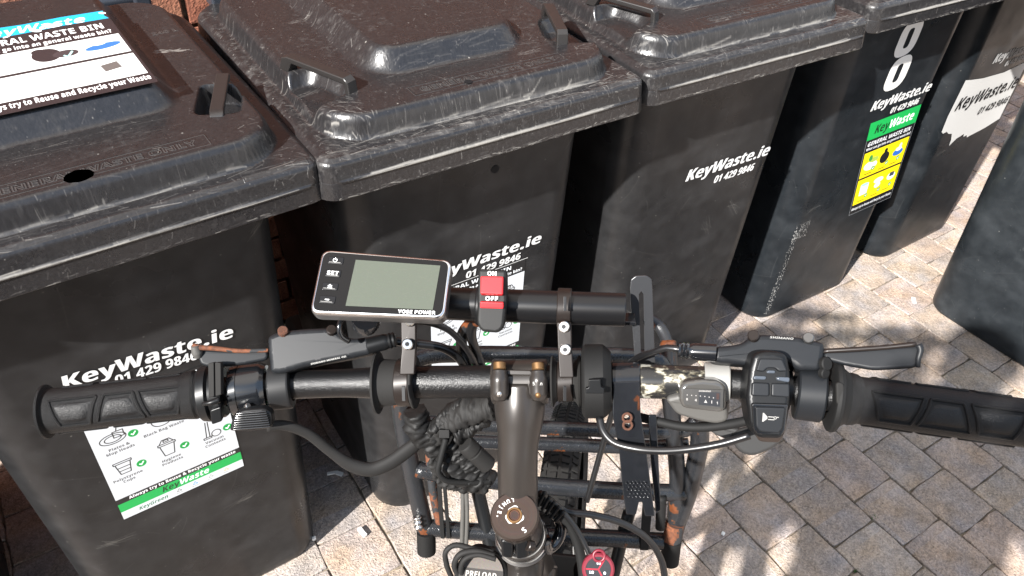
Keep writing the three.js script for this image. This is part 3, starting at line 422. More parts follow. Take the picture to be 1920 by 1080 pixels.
{ // sticker on the raised middle of the first lid
  const m = poster(900, 760, (g, w, h) => {
    g.fillStyle = '#282224'; g.fillRect(0, 0, w, h);
    g.fillStyle = '#1c9cc6'; g.beginPath(); g.moveTo(0, 8); g.lineTo(250, 2); g.lineTo(420, 10); g.lineTo(640, 0); g.lineTo(892, 6); g.lineTo(880, 60); g.lineTo(896, 96); g.lineTo(600, 92); g.lineTo(380, 104); g.lineTo(0, 100); g.fill();
    g.fillStyle = '#e9f1f2'; fit(g, 'KeyWaste', 120, 92, 640, 96, 'italic bold'); g.fillStyle = '#dfe9ea'; for (const [x, y, r] of [[560, 70, 40], [880, 30, 22], [470, 96, 30]]) { g.beginPath(); g.ellipse(x, y, r, r * 0.5, 0.4, 0, 7); g.fill(); }
    g.fillStyle = '#ece9e8'; fit(g, 'GENERAL WASTE BIN', 40, 190, 800, 78); fit(g, 'What can go into an general waste bin?', 40, 246, 820, 48);
    g.fillStyle = '#cfd1cf'; g.fillRect(12, 268, 872, 188); g.fillRect(12, 476, 872, 196);
    const blob = (x, y, rx, ry, c, a = 0) => { g.fillStyle = c; g.beginPath(); g.ellipse(x, y, rx, ry, a, 0, 7); g.fill(); };
    blob(450, 350, 78, 60, '#2b2426'); blob(550, 366, 70, 32, '#3a3234'); blob(420, 310, 40, 26, '#2b2426'); blob(760, 362, 104, 26, '#2e5fa8', -0.1); blob(740, 326, 50, 22, '#d9dde0'); blob(800, 320, 26, 16, '#b9c2c9'); blob(150, 360, 80, 40, '#cfd3d0'); blob(120, 340, 40, 24, '#b8c2b4');
    g.save(); g.translate(730, 556); g.rotate(-0.15); g.fillStyle = '#55504e'; g.fillRect(-48, -30, 96, 60); g.restore(); blob(160, 570, 60, 46, '#d3d6d4'); blob(420, 560, 70, 30, '#d7dad8');
    g.strokeStyle = '#9fd2cf'; g.lineWidth = 12; for (const [x, y] of [[220, 400], [560, 380], [830, 400], [240, 620], [520, 600], [800, 600]]) { g.beginPath(); g.moveTo(x - 26, y); g.lineTo(x - 8, y + 20); g.lineTo(x + 30, y - 26); g.stroke(); }
    g.fillStyle = '#8d8886'; for (const [x, y] of [[120, 438], [450, 440], [750, 438], [130, 656], [430, 656], [720, 650]]) g.fillRect(x - 50, y, 110, 8);
    g.fillStyle = '#ece9e8'; fit(g, 'Always try to Reuse and Recycle your Waste', 12, 724, 872, 56);
  });
  const o = part(bins[1].children.find((c) => c.name === 'lid'), 'lid_sticker', new THREE.PlaneGeometry(0.222, 0.298).rotateX(-Math.PI / 2), m, 'peeling white and blue poster on the lid'); o.position.set(0.034, 0.0705, -0.34);
}
{ const b = bins[2], d = part(b.children.find((c) => c.name === 'lid'), 'drain_hole', new THREE.CircleGeometry(0.0065, 16).rotateX(-Math.PI / 2), blackPrint); d.position.set(-0.023, 0.0362, -0.062);
  onFront(b, 'rivet_hole', new THREE.CircleGeometry(0.008, 14), blackPrint, 0.04, 0.877); }
{ // pale scrape with flakes down the corner of the digits bin
  seed = 77; const gs = []; for (let k = 0; k < 420; k++) { const t = rnd(), top = t < 0.4, y = top ? rr(0.31, 0.365) : lerp(0.33, 0.02, rnd()), u = (top ? rr(-0.178, -0.125) : -0.168 + rr(-0.010, 0.008)); const g = new THREE.CircleGeometry(rr(0.0004, 0.0017), 6); g.scale(rr(0.5, 1), rr(0.6, 1.8), 1); g.rotateZ(rr(-0.4, 0.4)); const r = 0.068, hu = lerp(0.2155, 0.246, y / 0.965), dd = Math.max(0, Math.abs(u) - (hu - r)); g.rotateY(-Math.asin(clamp(dd / r))); g.translate(u, y, FRONT(y) - r + Math.sqrt(r * r - dd * dd) + 0.0008); gs.push(g); }
  part(bins[4], 'paint_scrape', mergeGeometries(gs), mat(0.24, 0.235, 0.225, 0.8)); }

// ---------------------------------------------------------------- bicycle (local frame: x right, y up, z towards the saddle, origin where the front tyre stands)
const grainTex = dataTex(256, 256, (x, y) => { const v = fbm(x / 3, y / 3, 86, 61, 2) * 0.7 + fbm(x / 9, y / 9, 32, 62, 2) * 0.3; const k = ss(0.3, 0.7, v); return [k, k, k]; });
const uvScale = (t, s) => { const c = t.clone(); c.repeat.set(s, s); c.needsUpdate = true; return c; };
const grain = uvScale(grainTex, 14), fineGrain = uvScale(grainTex, 34);
const M = {
  barPaint: mat(0.005, 0.005, 0.0054, 0.34, { specularIntensity: 0.8, bumpMap: fineGrain, bumpScale: 0.00010 }),
  grip: mat(0.0058, 0.0058, 0.0062, 0.47, { specularIntensity: 0.55, bumpMap: fineGrain, bumpScale: 0.00012 }),
  gripPad: mat(0.0065, 0.0065, 0.007, 0.42, { specularIntensity: 0.6, bumpMap: fineGrain, bumpScale: 0.00015 }),
  gloss: mat(0.006, 0.0066, 0.0078, 0.16, { clearcoat: 0.5, clearcoatRoughness: 0.15 }),
  satin: mat(0.0046, 0.005, 0.0056, 0.38, { specularIntensity: 0.55 }),
  brake: mat(0.0085, 0.0096, 0.0114, 0.46, { specularIntensity: 0.5 }), brakeBand: mat(0.0105, 0.0108, 0.0115, 0.5, { specularIntensity: 0.55 }),
  rubber: mat(0.006, 0.006, 0.006, 0.7, { specularIntensity: 0.5 }), rubberDusty: mat(0.013, 0.0125, 0.012, 0.8, { specularIntensity: 0.5 }),
  bronze: mat(0.014, 0.0105, 0.0092, 0.36, { metalness: 0.2, specularIntensity: 0.7 }), stem: mat(0.030, 0.026, 0.0235, 0.3, { metalness: 0.3 }), cap: mat(0.032, 0.023, 0.019, 0.34, { metalness: 0.4 }),
  steel: mat(0.6, 0.59, 0.57, 0.28, { metalness: 1 }), brass: mat(0.17, 0.095, 0.042, 0.5, { metalness: 0.8 }),
  cable: mat(0.006, 0.006, 0.0066, 0.33), cloth: mat(0.006, 0.0058, 0.0058, 0.6, { specularIntensity: 0.6 }), clothGrey: mat(0.0125, 0.012, 0.0117, 0.7, { specularIntensity: 0.5 }),
  grey: mat(0.06, 0.058, 0.054, 0.55), greyLight: mat(0.22, 0.216, 0.205, 0.5), paddle: mat(0.019, 0.019, 0.019, 0.6),
  red: mat(0.42, 0.016, 0.02, 0.36), led: mat(0.05, 0.06, 0.075, 0.25), white: mat(0.75, 0.75, 0.74, 0.5),
};
// paint worn through to rust: patches with an outline of their own
const rustTex = (sd, share, paint) => dataTex(256, 256, (x, y) => { const a = fbm(x / 26, y / 26, 10, sd, 5), b = fbm(x / 6, y / 6, 43, sd + 3, 4), k = ss(share, share - 0.03, a + (b - 0.5) * 0.25), v = b; return [lerp(paint[0] + (v - 0.5) * 0.03, 0.22 + v * 0.27, k), lerp(paint[1] + (v - 0.5) * 0.03, 0.12 + v * 0.16, k), lerp(paint[2] + (v - 0.5) * 0.03, 0.07 + v * 0.09, k)]; }, true);
const rustMat = (sd, share, rough = 0.32, rep = 9) => { const t = rustTex(sd, share, [0.115, 0.12, 0.13]); t.repeat.set(rep, rep); return new THREE.MeshPhysicalMaterial({ map: t, roughness: rough, bumpMap: grain, bumpScale: 0.00012, side: THREE.DoubleSide }); };
M.rackPaint = rustMat(5, 0.215, 0.2, 4); M.rackRusty = rustMat(9, 0.345, 0.36, 4); M.rust = rustMat(13, 0.62, 0.8, 9); M.plate = rustMat(17, 0.20, 0.18, 4); M.plate.bumpMap = null; M.plate.color.setRGB(0.6, 0.6, 0.62);
{ const t = dataTex(256, 256, (x, y) => { const a = fbm(x / 30, y / 22, 10, 71, 5), b = fbm(x / 8, y / 8, 32, 75, 4), k = ss(0.57, 0.72, a + (b - 0.5) * 0.3), q = ss(0.47, 0.64, a + (b - 0.5) * 0.3); return [lerp(lerp(0.12, 0.30, q), 0.58, k), lerp(lerp(0.12, 0.28, q), 0.57, k), lerp(lerp(0.12, 0.23, q), 0.53, k)]; }, true); t.repeat.set(1.6, 1.6); M.peeled = new THREE.MeshPhysicalMaterial({ map: t, roughness: 0.26, side: THREE.DoubleSide }); }

const bike = thing('bicycle', 'black electric bicycle with display, worn front rack and cluttered handlebar', 'bicycle');
{ const O = [0.4842,0,-0.4497], psi = THREE.MathUtils.degToRad(41), lean = THREE.MathUtils.degToRad(5);
  bike.position.set(O[0], 0, O[2]); bike.rotation.set(0, -psi, lean, 'YXZ'); }
const bp = (name, geo, m, label) => part(bike, name, geo, m, label);
const mid = (a, b, t = 0.5) => a.map((v, i) => lerp(v, b[i], t));
const toward = (a, b, d) => { const v = V(b).sub(V(a)).normalize().multiplyScalar(d).add(V(a)); return [v.x, v.y, v.z]; };
const dist = (a, b) => V(a).distanceTo(V(b));
const lift = (a, d) => { const v = V(a).addScaledVector(TOEYE, d); return [v.x, v.y, v.z]; };
// a screw head facing the rider
function screw(parent, name, c, r, h, m, socket = M.cable) { const e = lift(c, h), o = part(parent, name, cyl(c, e, r, 20), m); part(o, 'socket', cyl(lift(c, h * 0.3), lift(c, h + 0.0002), r * 0.5, 6), socket); return o; }
const L = (a) => dist(a[0], a[1]);

// ---- handlebar
{
  const P = [[-0.3575,1.1588,0.3111],[-0.3068,1.156,0.2944],[-0.2459,1.1532,0.2753],[-0.184,1.1517,0.259],[-0.1107,1.151,0.2478],[-0.0554,1.1527,0.2432],[-0.0031,1.1544,0.2389],[0.0484,1.1565,0.2354],[0.1049,1.159,0.2316],[0.1675,1.1627,0.2331],[0.2275,1.1634,0.2389],[0.2786,1.1621,0.2428],[0.3586,1.1583,0.2471]];
  bp('handlebar', tube(P, (t) => 0.0111 + 0.0018 * ss(0.30, 0.36, t) * ss(0.68, 0.62, t), 120, 32), M.barPaint);
}
function onBar(name, a, b, prof, m, label) { const len = dist(a, b); return bp(name, turned(a, b, prof.map(([s, r]) => [s * len, r]), 44), m, label); }
// grips with raised pads
function grip(a, b, pads, endFlange, label) {
  const len = dist(a, b), R = 0.0172;
  const g = onBar('grip', a, b, endFlange ? [[0, 0], [0, 0.019], [0.008, 0.0208], [0.022, 0.0205], [0.03, 0.0172], [0.045, R], [0.9, R], [0.93, 0.0186], [0.985, 0.0192], [1, 0.018], [1, 0.011]] : [[0, 0.0118], [0, 0.0186], [0.02, 0.0192], [0.05, 0.0186], [0.07, R], [0.97, R], [1, 0.018], [1, 0]], M.grip, label);
  const A = V(a), d = V(b).sub(A).normalize(), e = TOEYE.clone().addScaledVector(d, -TOEYE.dot(d)).normalize(), f = d.clone().cross(e);
  const on = (s, ph, r) => A.clone().addScaledVector(d, s).addScaledVector(e, Math.cos(ph) * r).addScaledVector(f, Math.sin(ph) * r);
  for (let row = 0; row < 3; row++) pads.forEach(([s0, s1], i) => {
    const ph0 = 0.12 + row * Math.PI * 2 / 3 , hw = 0.62, flip = i % 2 ? -1 : 1, in0 = 0.22;
    const edge = (q) => { const k = (q * flip + 1) / 2; const w = lerp(1, 1 - in0 * 2, k) / 2; return [0.5 - w, 0.5 + w]; };
    const pos = [], idx = [], uv = [], N = 8, K = 6;
    for (let y = 0; y <= N; y++) for (let x = 0; x <= K; x++) { const q = y / N * 2 - 1, [l, r] = edge(q), tx = x / K, s = lerp(s0, s1, lerp(l, r, tx)), rim = (x === 0 || x === K || y === 0 || y === N); const p = on(s, ph0 + q * hw * 0.78, R + (rim ? -0.0004 : 0.0009)); const qx = rim ? 0 : 0; pos.push(p.x, p.y, p.z); uv.push(s + qx, q * hw * R); }
    for (let y = 0; y < N; y++) for (let x = 0; x < K; x++) { const c = y * (K + 1) + x; idx.push(c, c + 1, c + K + 1, c + 1, c + K + 2, c + K + 1); }
    const pg = new THREE.BufferGeometry(); pg.setAttribute('position', new THREE.Float32BufferAttribute(pos, 3)); pg.setAttribute('uv', new THREE.Float32BufferAttribute(uv, 2)); pg.setIndex(idx); pg.computeVertexNormals();
    part(g, 'pad', pg, M.gripPad);
    const path = []; const ring = [[-1, 0], [-1, 1], [1, 1], [1, 0]]; for (let c = 0; c < 4; c++) { const [q0, t0] = ring[c], [q1, t1] = ring[(c + 1) % 4]; for (let k = 0; k < 6; k++) { const q = lerp(q0, q1, k / 6), [l, r] = edge(q), tt = lerp(t0, t1, k / 6), s = lerp(s0, s1, lerp(l - 0.06, r + 0.06, tt)); path.push(on(s, ph0 + q * hw, R + 0.0002)); } }
    part(g, 'pad_ridge', new THREE.TubeGeometry(new THREE.CatmullRomCurve3(path, true, 'catmullrom', 0.1), 60, 0.0011, 6, true), M.gripPad);
  });
  return g;
}
{
  const a = [-0.3604,1.159,0.312], b = [-0.2528,1.1535,0.2775], len = dist(a, b); grip(a, b, [[0.10, 0.37], [0.39, 0.66], [0.665, 0.93]].map((p) => p.map((v) => v * len)), true, 'left grip with embossed trapezoid pads');
  const c = [0.2364,1.1632,0.2396], d = [0.3659,1.158,0.2464], l2 = dist(c, d); grip(c, d, [[0.12, 0.36], [0.37, 0.61], [0.63, 0.88]].map((p) => p.map((v) => v * l2)), false, 'right grip cut off by the frame');
  onBar('grip_flange', [0.2253,1.1634,0.2387], [0.2371,1.1632,0.2396], [[0, 0.012], [0, 0.0235], [0.1, 0.0255], [0.3, 0.0262], [0.5, 0.0252], [0.62, 0.022], [1, 0.019], [1, 0.012]], M.rubber);
  bp('grip_flange', slab([[0.223,1.19,0.2503],[0.2285,1.1892,0.25],[0.2296,1.1794,0.258],[0.2246,1.1774,0.2607]], 0.003, 0.003, 0.001), M.rubberDusty);
}
// ---- left cluster: lock ring, throttle, brake
{
  const ring = onBar('lock_ring', [-0.252,1.1535,0.2773], [-0.2324,1.1529,0.2718], [[0, 0.0115], [0, 0.0185], [0.15, 0.0215], [0.45, 0.0225], [0.55, 0.0200], [0.92, 0.0200], [1, 0.0188], [1, 0.0115]], M.satin);
  part(ring, 'clamp_rib', slab([[-0.2349,1.1879,0.2759],[-0.2306,1.1884,0.2748],[-0.2287,1.1685,0.2911],[-0.233,1.1677,0.2925]], 0.006, 0.001, 0.0006), M.rubberDusty);
  part(ring, 'clamp_rib', slab([[-0.2298,1.1883,0.2747],[-0.2254,1.1878,0.2743],[-0.2236,1.1692,0.2896],[-0.2279,1.1685,0.291]], 0.006, 0.001, 0.0006), M.rubberDusty);
  part(ring, 'clamp_foot', slab([[-0.2326,1.1588,0.2973],[-0.2244,1.1609,0.294],[-0.2245,1.1491,0.2986],[-0.2324,1.1473,0.3016]], 0.010, 0.002, 0.001), M.satin);
  part(ring, 'release_tab', tube([[-0.2361,1.166,0.2971],[-0.2295,1.1678,0.297],[-0.2235,1.1679,0.2933]], (t) => 0.0014 + t * 0.0012, 8, 8), M.satin);
  const th = onBar('throttle', [-0.2276,1.1528,0.2705], [-0.2009,1.1521,0.2634], [[0, 0.0115], [0, 0.0188], [0.05, 0.0200], [0.25, 0.0204], [0.255, 0.0196], [0.275, 0.0196], [0.28, 0.0204], [0.82, 0.0202], [0.9, 0.0190], [1, 0.0175], [1, 0.0115]], M.gloss, 'glossy black thumb throttle');
  const pad = part(th, 'paddle', slab([[-0.2164,1.1475,0.3064],[-0.2129,1.1582,0.2995],[-0.2072,1.1611,0.2961],[-0.1906,1.1613,0.2929],[-0.1849,1.1571,0.2928],[-0.1847,1.1474,0.2982],[-0.189,1.1461,0.3001],[-0.2009,1.1453,0.3029]], 0.010, 0.003, 0.0022), M.satin);
  for (let k = 0; k < 8; k++) { const y = 774 + k * 4.2; const A = [[-0.21,1.1597,0.2984],[-0.2126,1.149,0.3052]], B = [[-0.1883,1.16,0.2942],[-0.1857,1.1486,0.2994]], t = k / 7; part(pad, 'rib', tube([mid(A[0], A[1], t), mid(B[0], B[1], t)], 0.00075, 4, 6), M.gloss); }
  part(th, 'screw', cyl([-0.2074,1.1565,0.2894], [-0.2046,1.1592,0.2893], 0.0022, 12), M.steel);
  onBar('brake_clamp', [-0.1985,1.1521,0.2628], [-0.1823,1.1517,0.2587], [[0, 0.0115], [0, 0.0172], [0.08, 0.0184], [0.88, 0.0184], [0.96, 0.0175], [1, 0.0125]], M.brakeBand);
  const res = bp('brake_reservoir', slab([[-0.198,1.1926,0.2483],[-0.1933,1.1949,0.2455],[-0.1865,1.1952,0.2428],[-0.1702,1.1958,0.2394],[-0.1531,1.1957,0.2364],[-0.1449,1.1941,0.2363],[-0.1389,1.19,0.2386],[-0.1323,1.1882,0.239],[-0.1193,1.1892,0.2358],[-0.1163,1.1803,0.2453],[-0.1336,1.1786,0.2511],[-0.1549,1.1774,0.2573],[-0.1705,1.176,0.2626],[-0.1824,1.1733,0.2669],[-0.1921,1.1737,0.2683],[-0.195,1.1825,0.2589]], 0.022, 0.004, 0.004), M.brake, 'left brake lever body with rusty screw');
  part(res, 'screw', cyl([-0.1864,1.1932,0.2431], [-0.185,1.1977,0.2444], 0.0040, 20), M.rust, 'rusty orange screw');
  part(res, 'screw', cyl([-0.1492,1.1923,0.2372], [-0.1481,1.1967,0.2386], 0.0040, 20), M.bronze);
  const boot = bp('hose_boot', turned([-0.1205,1.1835,0.2407], [-0.0977,1.1853,0.2326], [[0, 0], [0, 0.0066], [0.013, 0.0064], [0.016, 0.0055], [0.0175, 0.0064], [0.019, 0.0055], [0.0205, 0.0062], [0.022, 0.0045], [0.0225, 0]], 24), M.satin);
  const blade = bp('brake_lever', slab([[-0.1984,1.1818,0.2508],[-0.197,1.1771,0.2571],[-0.2151,1.1772,0.2643],[-0.2371,1.1776,0.2704],[-0.2456,1.1803,0.2711],[-0.2484,1.1855,0.2672],[-0.2485,1.1892,0.2628],[-0.2397,1.1878,0.2611],[-0.2227,1.184,0.2573]], 0.006, 0.004, 0.002), M.brake, 'left brake blade with a rust stained edge');
  part(blade, 'worn_edge', tube([[-0.2511,1.1933,0.2638],[-0.247,1.1921,0.264],[-0.2366,1.1897,0.2616],[-0.2177,1.1852,0.258],[-0.197,1.1832,0.2533]], (t) => 0.0021 - t * 0.0006, 20, 8), M.rust, 'rust stained top edge');
  part(blade, 'lever_tip', turned([-0.249,1.1939,0.2642], [-0.2482,1.1808,0.2672], [[0, 0], [0, 0.003], [0.006, 0.0042], [0.010, 0.003], [0.012, 0]], 16), M.grey);
  const fl = new THREE.Matrix4(); { const f = planar([[-0.161,1.1782,0.2604],[-0.1341,1.1814,0.2522],[-0.1346,1.183,0.251],[-0.1615,1.1797,0.2591]]), x = V([-0.1341,1.1814,0.2522]).sub(V([-0.161,1.1782,0.2604])).normalize(), y = f.n.clone().cross(x); fl.makeBasis(x, y, f.n).setPosition(V([-0.1608,1.1785,0.2607]).addScaledVector(f.n, 0.0002)); }
  part(res, 'print', lettering('SHIMANO MINERAL OIL', 0.028, 0.0013, 0.1).applyMatrix4(fl), M.greyLight);
}
// ---- accessory bar with its two brackets
{
  const eb = bp('accessory_bar', turned([-0.1447,1.2088,0.2176], [0.0743,1.2058,0.2057], (() => { const l = dist([-0.1447,1.2088,0.2176], [0.0743,1.2058,0.2057]); return [[0, 0], [0, 0.0118], [0.001, 0.0127], [l - 0.001, 0.0127], [l, 0.0122], [l, 0.011], [l - 0.02, 0.011], [l - 0.02, 0]]; })(), 40), mat(0.0055, 0.0055, 0.006, 0.3, { specularIntensity: 0.7 }), 'black accessory tube in front of the handlebar');
  part(eb, 'lower_strip', slab([[0.033,1.1976,0.2121],[0.0829,1.197,0.209],[0.0831,1.1934,0.2093],[0.033,1.1941,0.2124]], 0.012, 0.001, 0.0006), M.plate);
  // left bracket
  const flg = onBar('rubber_shim', [-0.1161,1.151,0.2486], [-0.0996,1.1513,0.2469], [[0, 0.0127], [0, 0.0245], [0.1, 0.0245], [0.14, 0.0205], [0.25, 0.0188], [0.7, 0.0182], [1, 0.0178], [1, 0.0127]], M.rubberDusty, 'grey rubber shim with a wide flange');
  const lb = onBar('bracket_clamp', [-0.0991,1.1513,0.2468], [-0.0876,1.1517,0.2459], [[0, 0.013], [0, 0.0184], [0.06, 0.0190], [0.94, 0.0190], [1, 0.0184], [1, 0.013]], M.bronze);
  part(lb, 'rubber_edge', turned([-0.0872,1.1517,0.2458], [-0.0846,1.1518,0.2456], [[0, 0.0127], [0, 0.0205], [0.0015, 0.021], [0.0022, 0.0205], [0.0022, 0.0127]], 40), M.rubberDusty);
  part(lb, 'slot', slab([[-0.0883,1.171,0.2685],[-0.0859,1.1709,0.2682],[-0.085,1.1619,0.2749],[-0.0874,1.162,0.2752]], 0.002, 0.0004, 0.0001), M.cable);
  const arm = part(lb, 'arm', slab([[-0.0915,1.1739,0.2594],[-0.0907,1.1913,0.25],[-0.0933,1.2117,0.2308],[-0.0818,1.2112,0.2291],[-0.08,1.1908,0.2485],[-0.0802,1.1749,0.2592]], 0.007, 0.001, 0.0008), M.bronze);
  const s1 = bp('screw', cyl([-0.0862,1.1939,0.247], [-0.0853,1.1969,0.2496], 0.0043, 24), M.steel); part(s1, 'socket', cyl([-0.0856,1.1962,0.2489], [-0.0853,1.1971,0.2498], 0.0018, 6), M.cable);
  const s1b = bp('screw', cyl([-0.0854,1.2061,0.2353], [-0.0846,1.2094,0.2377], 0.0036, 24), M.steel);
  // right bracket
  bp('bracket_clamp', turned([0.0233,1.206,0.2081], [0.0338,1.2059,0.2076], [[0, 0.0125], [0, 0.0146], [0.0006, 0.0152], [0.0098, 0.0152], [0.0104, 0.0146], [0.0104, 0.0125]], 40), M.bronze);
  const rb = onBar('bracket_clamp', [0.0262,1.1556,0.2369], [0.0381,1.1561,0.2361], [[0, 0.013], [0, 0.0150], [0.06, 0.0157], [0.94, 0.0157], [1, 0.0150], [1, 0.013]], M.bronze);
  part(rb, 'arm', slab([[0.0246,1.2069,0.2256],[0.0352,1.2071,0.2248],[0.0367,1.193,0.2363],[0.0396,1.176,0.2514],[0.029,1.1757,0.2522],[0.0264,1.1928,0.2371]], 0.007, 0.001, 0.0008), M.bronze);
  part(rb, 'slot', slab([[0.0325,1.1748,0.2596],[0.0348,1.1747,0.2593],[0.0354,1.1658,0.2659],[0.0331,1.1659,0.2662]], 0.002, 0.0004, 0.0001), M.cable);
  part(rb, 'slot', slab([[0.0293,1.2285,0.2212],[0.0313,1.2284,0.2209],[0.0319,1.2203,0.2276],[0.0299,1.2204,0.2278]], 0.002, 0.0004, 0.0001), M.cable);
  for (const [c, d] of [[[0.0299,1.2039,0.2271], [0.0302,1.2071,0.2303]], [[0.0319,1.1911,0.2382], [0.0322,1.1944,0.2413]]]) { const s = bp('screw', cyl(c, d, 0.0042, 24), M.steel); part(s, 'socket', cyl(mid(c, d, 0.8), toward(c, d, dist(c, d) + 0.0002), 0.0018, 6), M.cable); }
  onBar('rubber_shim', [0.0213,1.1554,0.2372], [0.0258,1.1556,0.2369], [[0, 0.0127], [0, 0.019], [0.3, 0.02], [0.7, 0.0165], [1, 0.015], [1, 0.0127]], M.rubberDusty);
  onBar('rubber_shim', [0.0385,1.1561,0.236], [0.0443,1.1564,0.2357], [[0, 0.0127], [0, 0.015], [0.3, 0.0165], [0.7, 0.020], [1, 0.019], [1, 0.0127]], M.rubberDusty);
}
// ---- display
{
  const q = [[-0.1494,1.259,0.2196],[-0.0527,1.2526,0.2156],[-0.0521,1.2301,0.2554],[-0.1493,1.2344,0.2638]];
  const body = bp('display', slab(q, 0.013, 0.007, 0.002, -0.0012), mat(0.30, 0.29, 0.285, 0.3, { metalness: 0.9 }), 'rectangular handlebar display with a metal rim and grey screen');
  const at2 = (u, v) => { const t = mid(q[0], q[1], u), b = mid(q[3], q[2], u); return mid(t, b, v); };
  part(body, 'rim', slab([at2(0.004, 0.008), at2(0.996, 0.008), at2(0.996, 0.992), at2(0.004, 0.992)], 0.004, 0.007, 0.0016, 0.0004), mat(0.70, 0.685, 0.675, 0.22, { metalness: 1 }));
  part(body, 'face_plate', slab([at2(0.022, 0.04), at2(0.978, 0.04), at2(0.978, 0.955), at2(0.022, 0.955)], 0.003, 0.006, 0.0004, 0.0008), mat(0.004, 0.004, 0.0045, 0.08, { specularIntensity: 0.6 }));
  const lcd = poster(512, 420, (g, w, h) => { g.fillStyle = '#454a41'; g.fillRect(0, 0, w, h); for (let k = 0; k < 2600; k++) { g.fillStyle = `rgba(${rnd() < 0.5 ? 60 : 190},${rnd() < 0.5 ? 70 : 200},${rnd() < 0.5 ? 60 : 180},0.05)`; g.fillRect(rr(0, w), rr(0, h), rr(1, 8), rr(1, 3)); } g.strokeStyle = 'rgba(70,78,66,0.55)'; g.lineWidth = 2; g.beginPath(); g.moveTo(0, 200); g.lineTo(136, 200); g.moveTo(156, 210); g.lineTo(w - 18, 210); g.moveTo(148, 218); g.lineTo(148, 322); g.moveTo(156, 328); g.lineTo(w, 328); g.moveTo(148, 338); g.lineTo(148, h); g.moveTo(134, 200); g.lineTo(134, 330); g.stroke(); }); lcd.roughness = 0.3;
  part(body, 'screen', quadSheet([at2(0.275, 0.135), at2(0.918, 0.125), at2(0.905, 0.865), at2(0.262, 0.865)], 0.0011), lcd, 'blank grey green screen');
  const texts = ['\u23fb', 'SET', '+', '-'];
  for (let k = 0; k < 4; k++) { const v = 0.165 + k * 0.205, u = 0.118 + k * -0.002; const b = part(body, 'button', slab([at2(u - 0.052, v - 0.055), at2(u + 0.068, v - 0.055), at2(u + 0.068, v + 0.06), at2(u - 0.052, v + 0.06)], 0.002, 0.0012, 0.0005, 0.0014), mat(0.006, 0.006, 0.007, 0.35, { specularIntensity: 0.5 }));
    const f = planar(q), x = V(q[1]).sub(V(q[0])).normalize(), y = f.n.clone().cross(x), o = V(at2(u + (k === 1 ? -0.036 : -0.006), v + 0.03)).addScaledVector(f.n, 0.0018), mm = new THREE.Matrix4().makeBasis(x, y, f.n).setPosition(o);
    const g = k === 1 ? lettering('SET', 0.0085, 0.0030) : k === 0 ? mergeGeometries([new THREE.RingGeometry(0.0011, 0.0016, 20, 1, 2.2, 5.0).translate(0.001, 0.0013, 0), new THREE.PlaneGeometry(0.0005, 0.0016).translate(0.001, 0.0025, 0)]) : k === 2 ? mergeGeometries([new THREE.PlaneGeometry(0.0030, 0.0008).translate(0.0013, 0.0016, 0), new THREE.PlaneGeometry(0.0008, 0.0022).translate(0.0013, 0.0016, 0.0001), new THREE.PlaneGeometry(0.0034, 0.0006).translate(0.0013, 0.0002, 0)]) : new THREE.PlaneGeometry(0.0030, 0.0008).translate(0.0013, 0.0012, 0);
    part(b, 'symbol', g.applyMatrix4(mm), M.white); part(b, 'tick_line', new THREE.PlaneGeometry(0.0085, 0.0004).translate(k === 1 ? 0.0043 : 0.001, -0.0004, -0.0001).applyMatrix4(mm), M.greyLight);
  }
  const f = planar(q), x = V(q[2]).sub(V(q[3])).normalize(), y = f.n.clone().cross(x);
  part(body, 'brand_print', lettering('YOSE POWER', 0.0268, 0.0026).applyMatrix4(new THREE.Matrix4().makeBasis(x, y, f.n).setPosition(V(at2(0.655, 0.945)).addScaledVector(f.n, 0.0016))), M.white);
  const mount = bp('display_mount', slab([[-0.1357,1.2258,0.2358],[-0.0766,1.2226,0.2278],[-0.0772,1.2098,0.2386],[-0.1288,1.2126,0.2455]], 0.014, 0.004, 0.002), M.satin);
  part(mount, 'thumb_screw', turned([-0.1157,1.2153,0.2449], [-0.1175,1.2057,0.2427], [[0, 0], [0, 0.0095], [0.002, 0.0105], [0.005, 0.0105], [0.007, 0.0085], [0.010, 0.0085], [0.010, 0]], 28), M.gloss);
  part(mount, 'strap', tube([[-0.1355,1.2127,0.2427],[-0.1364,1.2092,0.2484],[-0.1351,1.2023,0.2514],[-0.1303,1.1962,0.2503]], 0.0021, 12, 8), M.gloss);
}
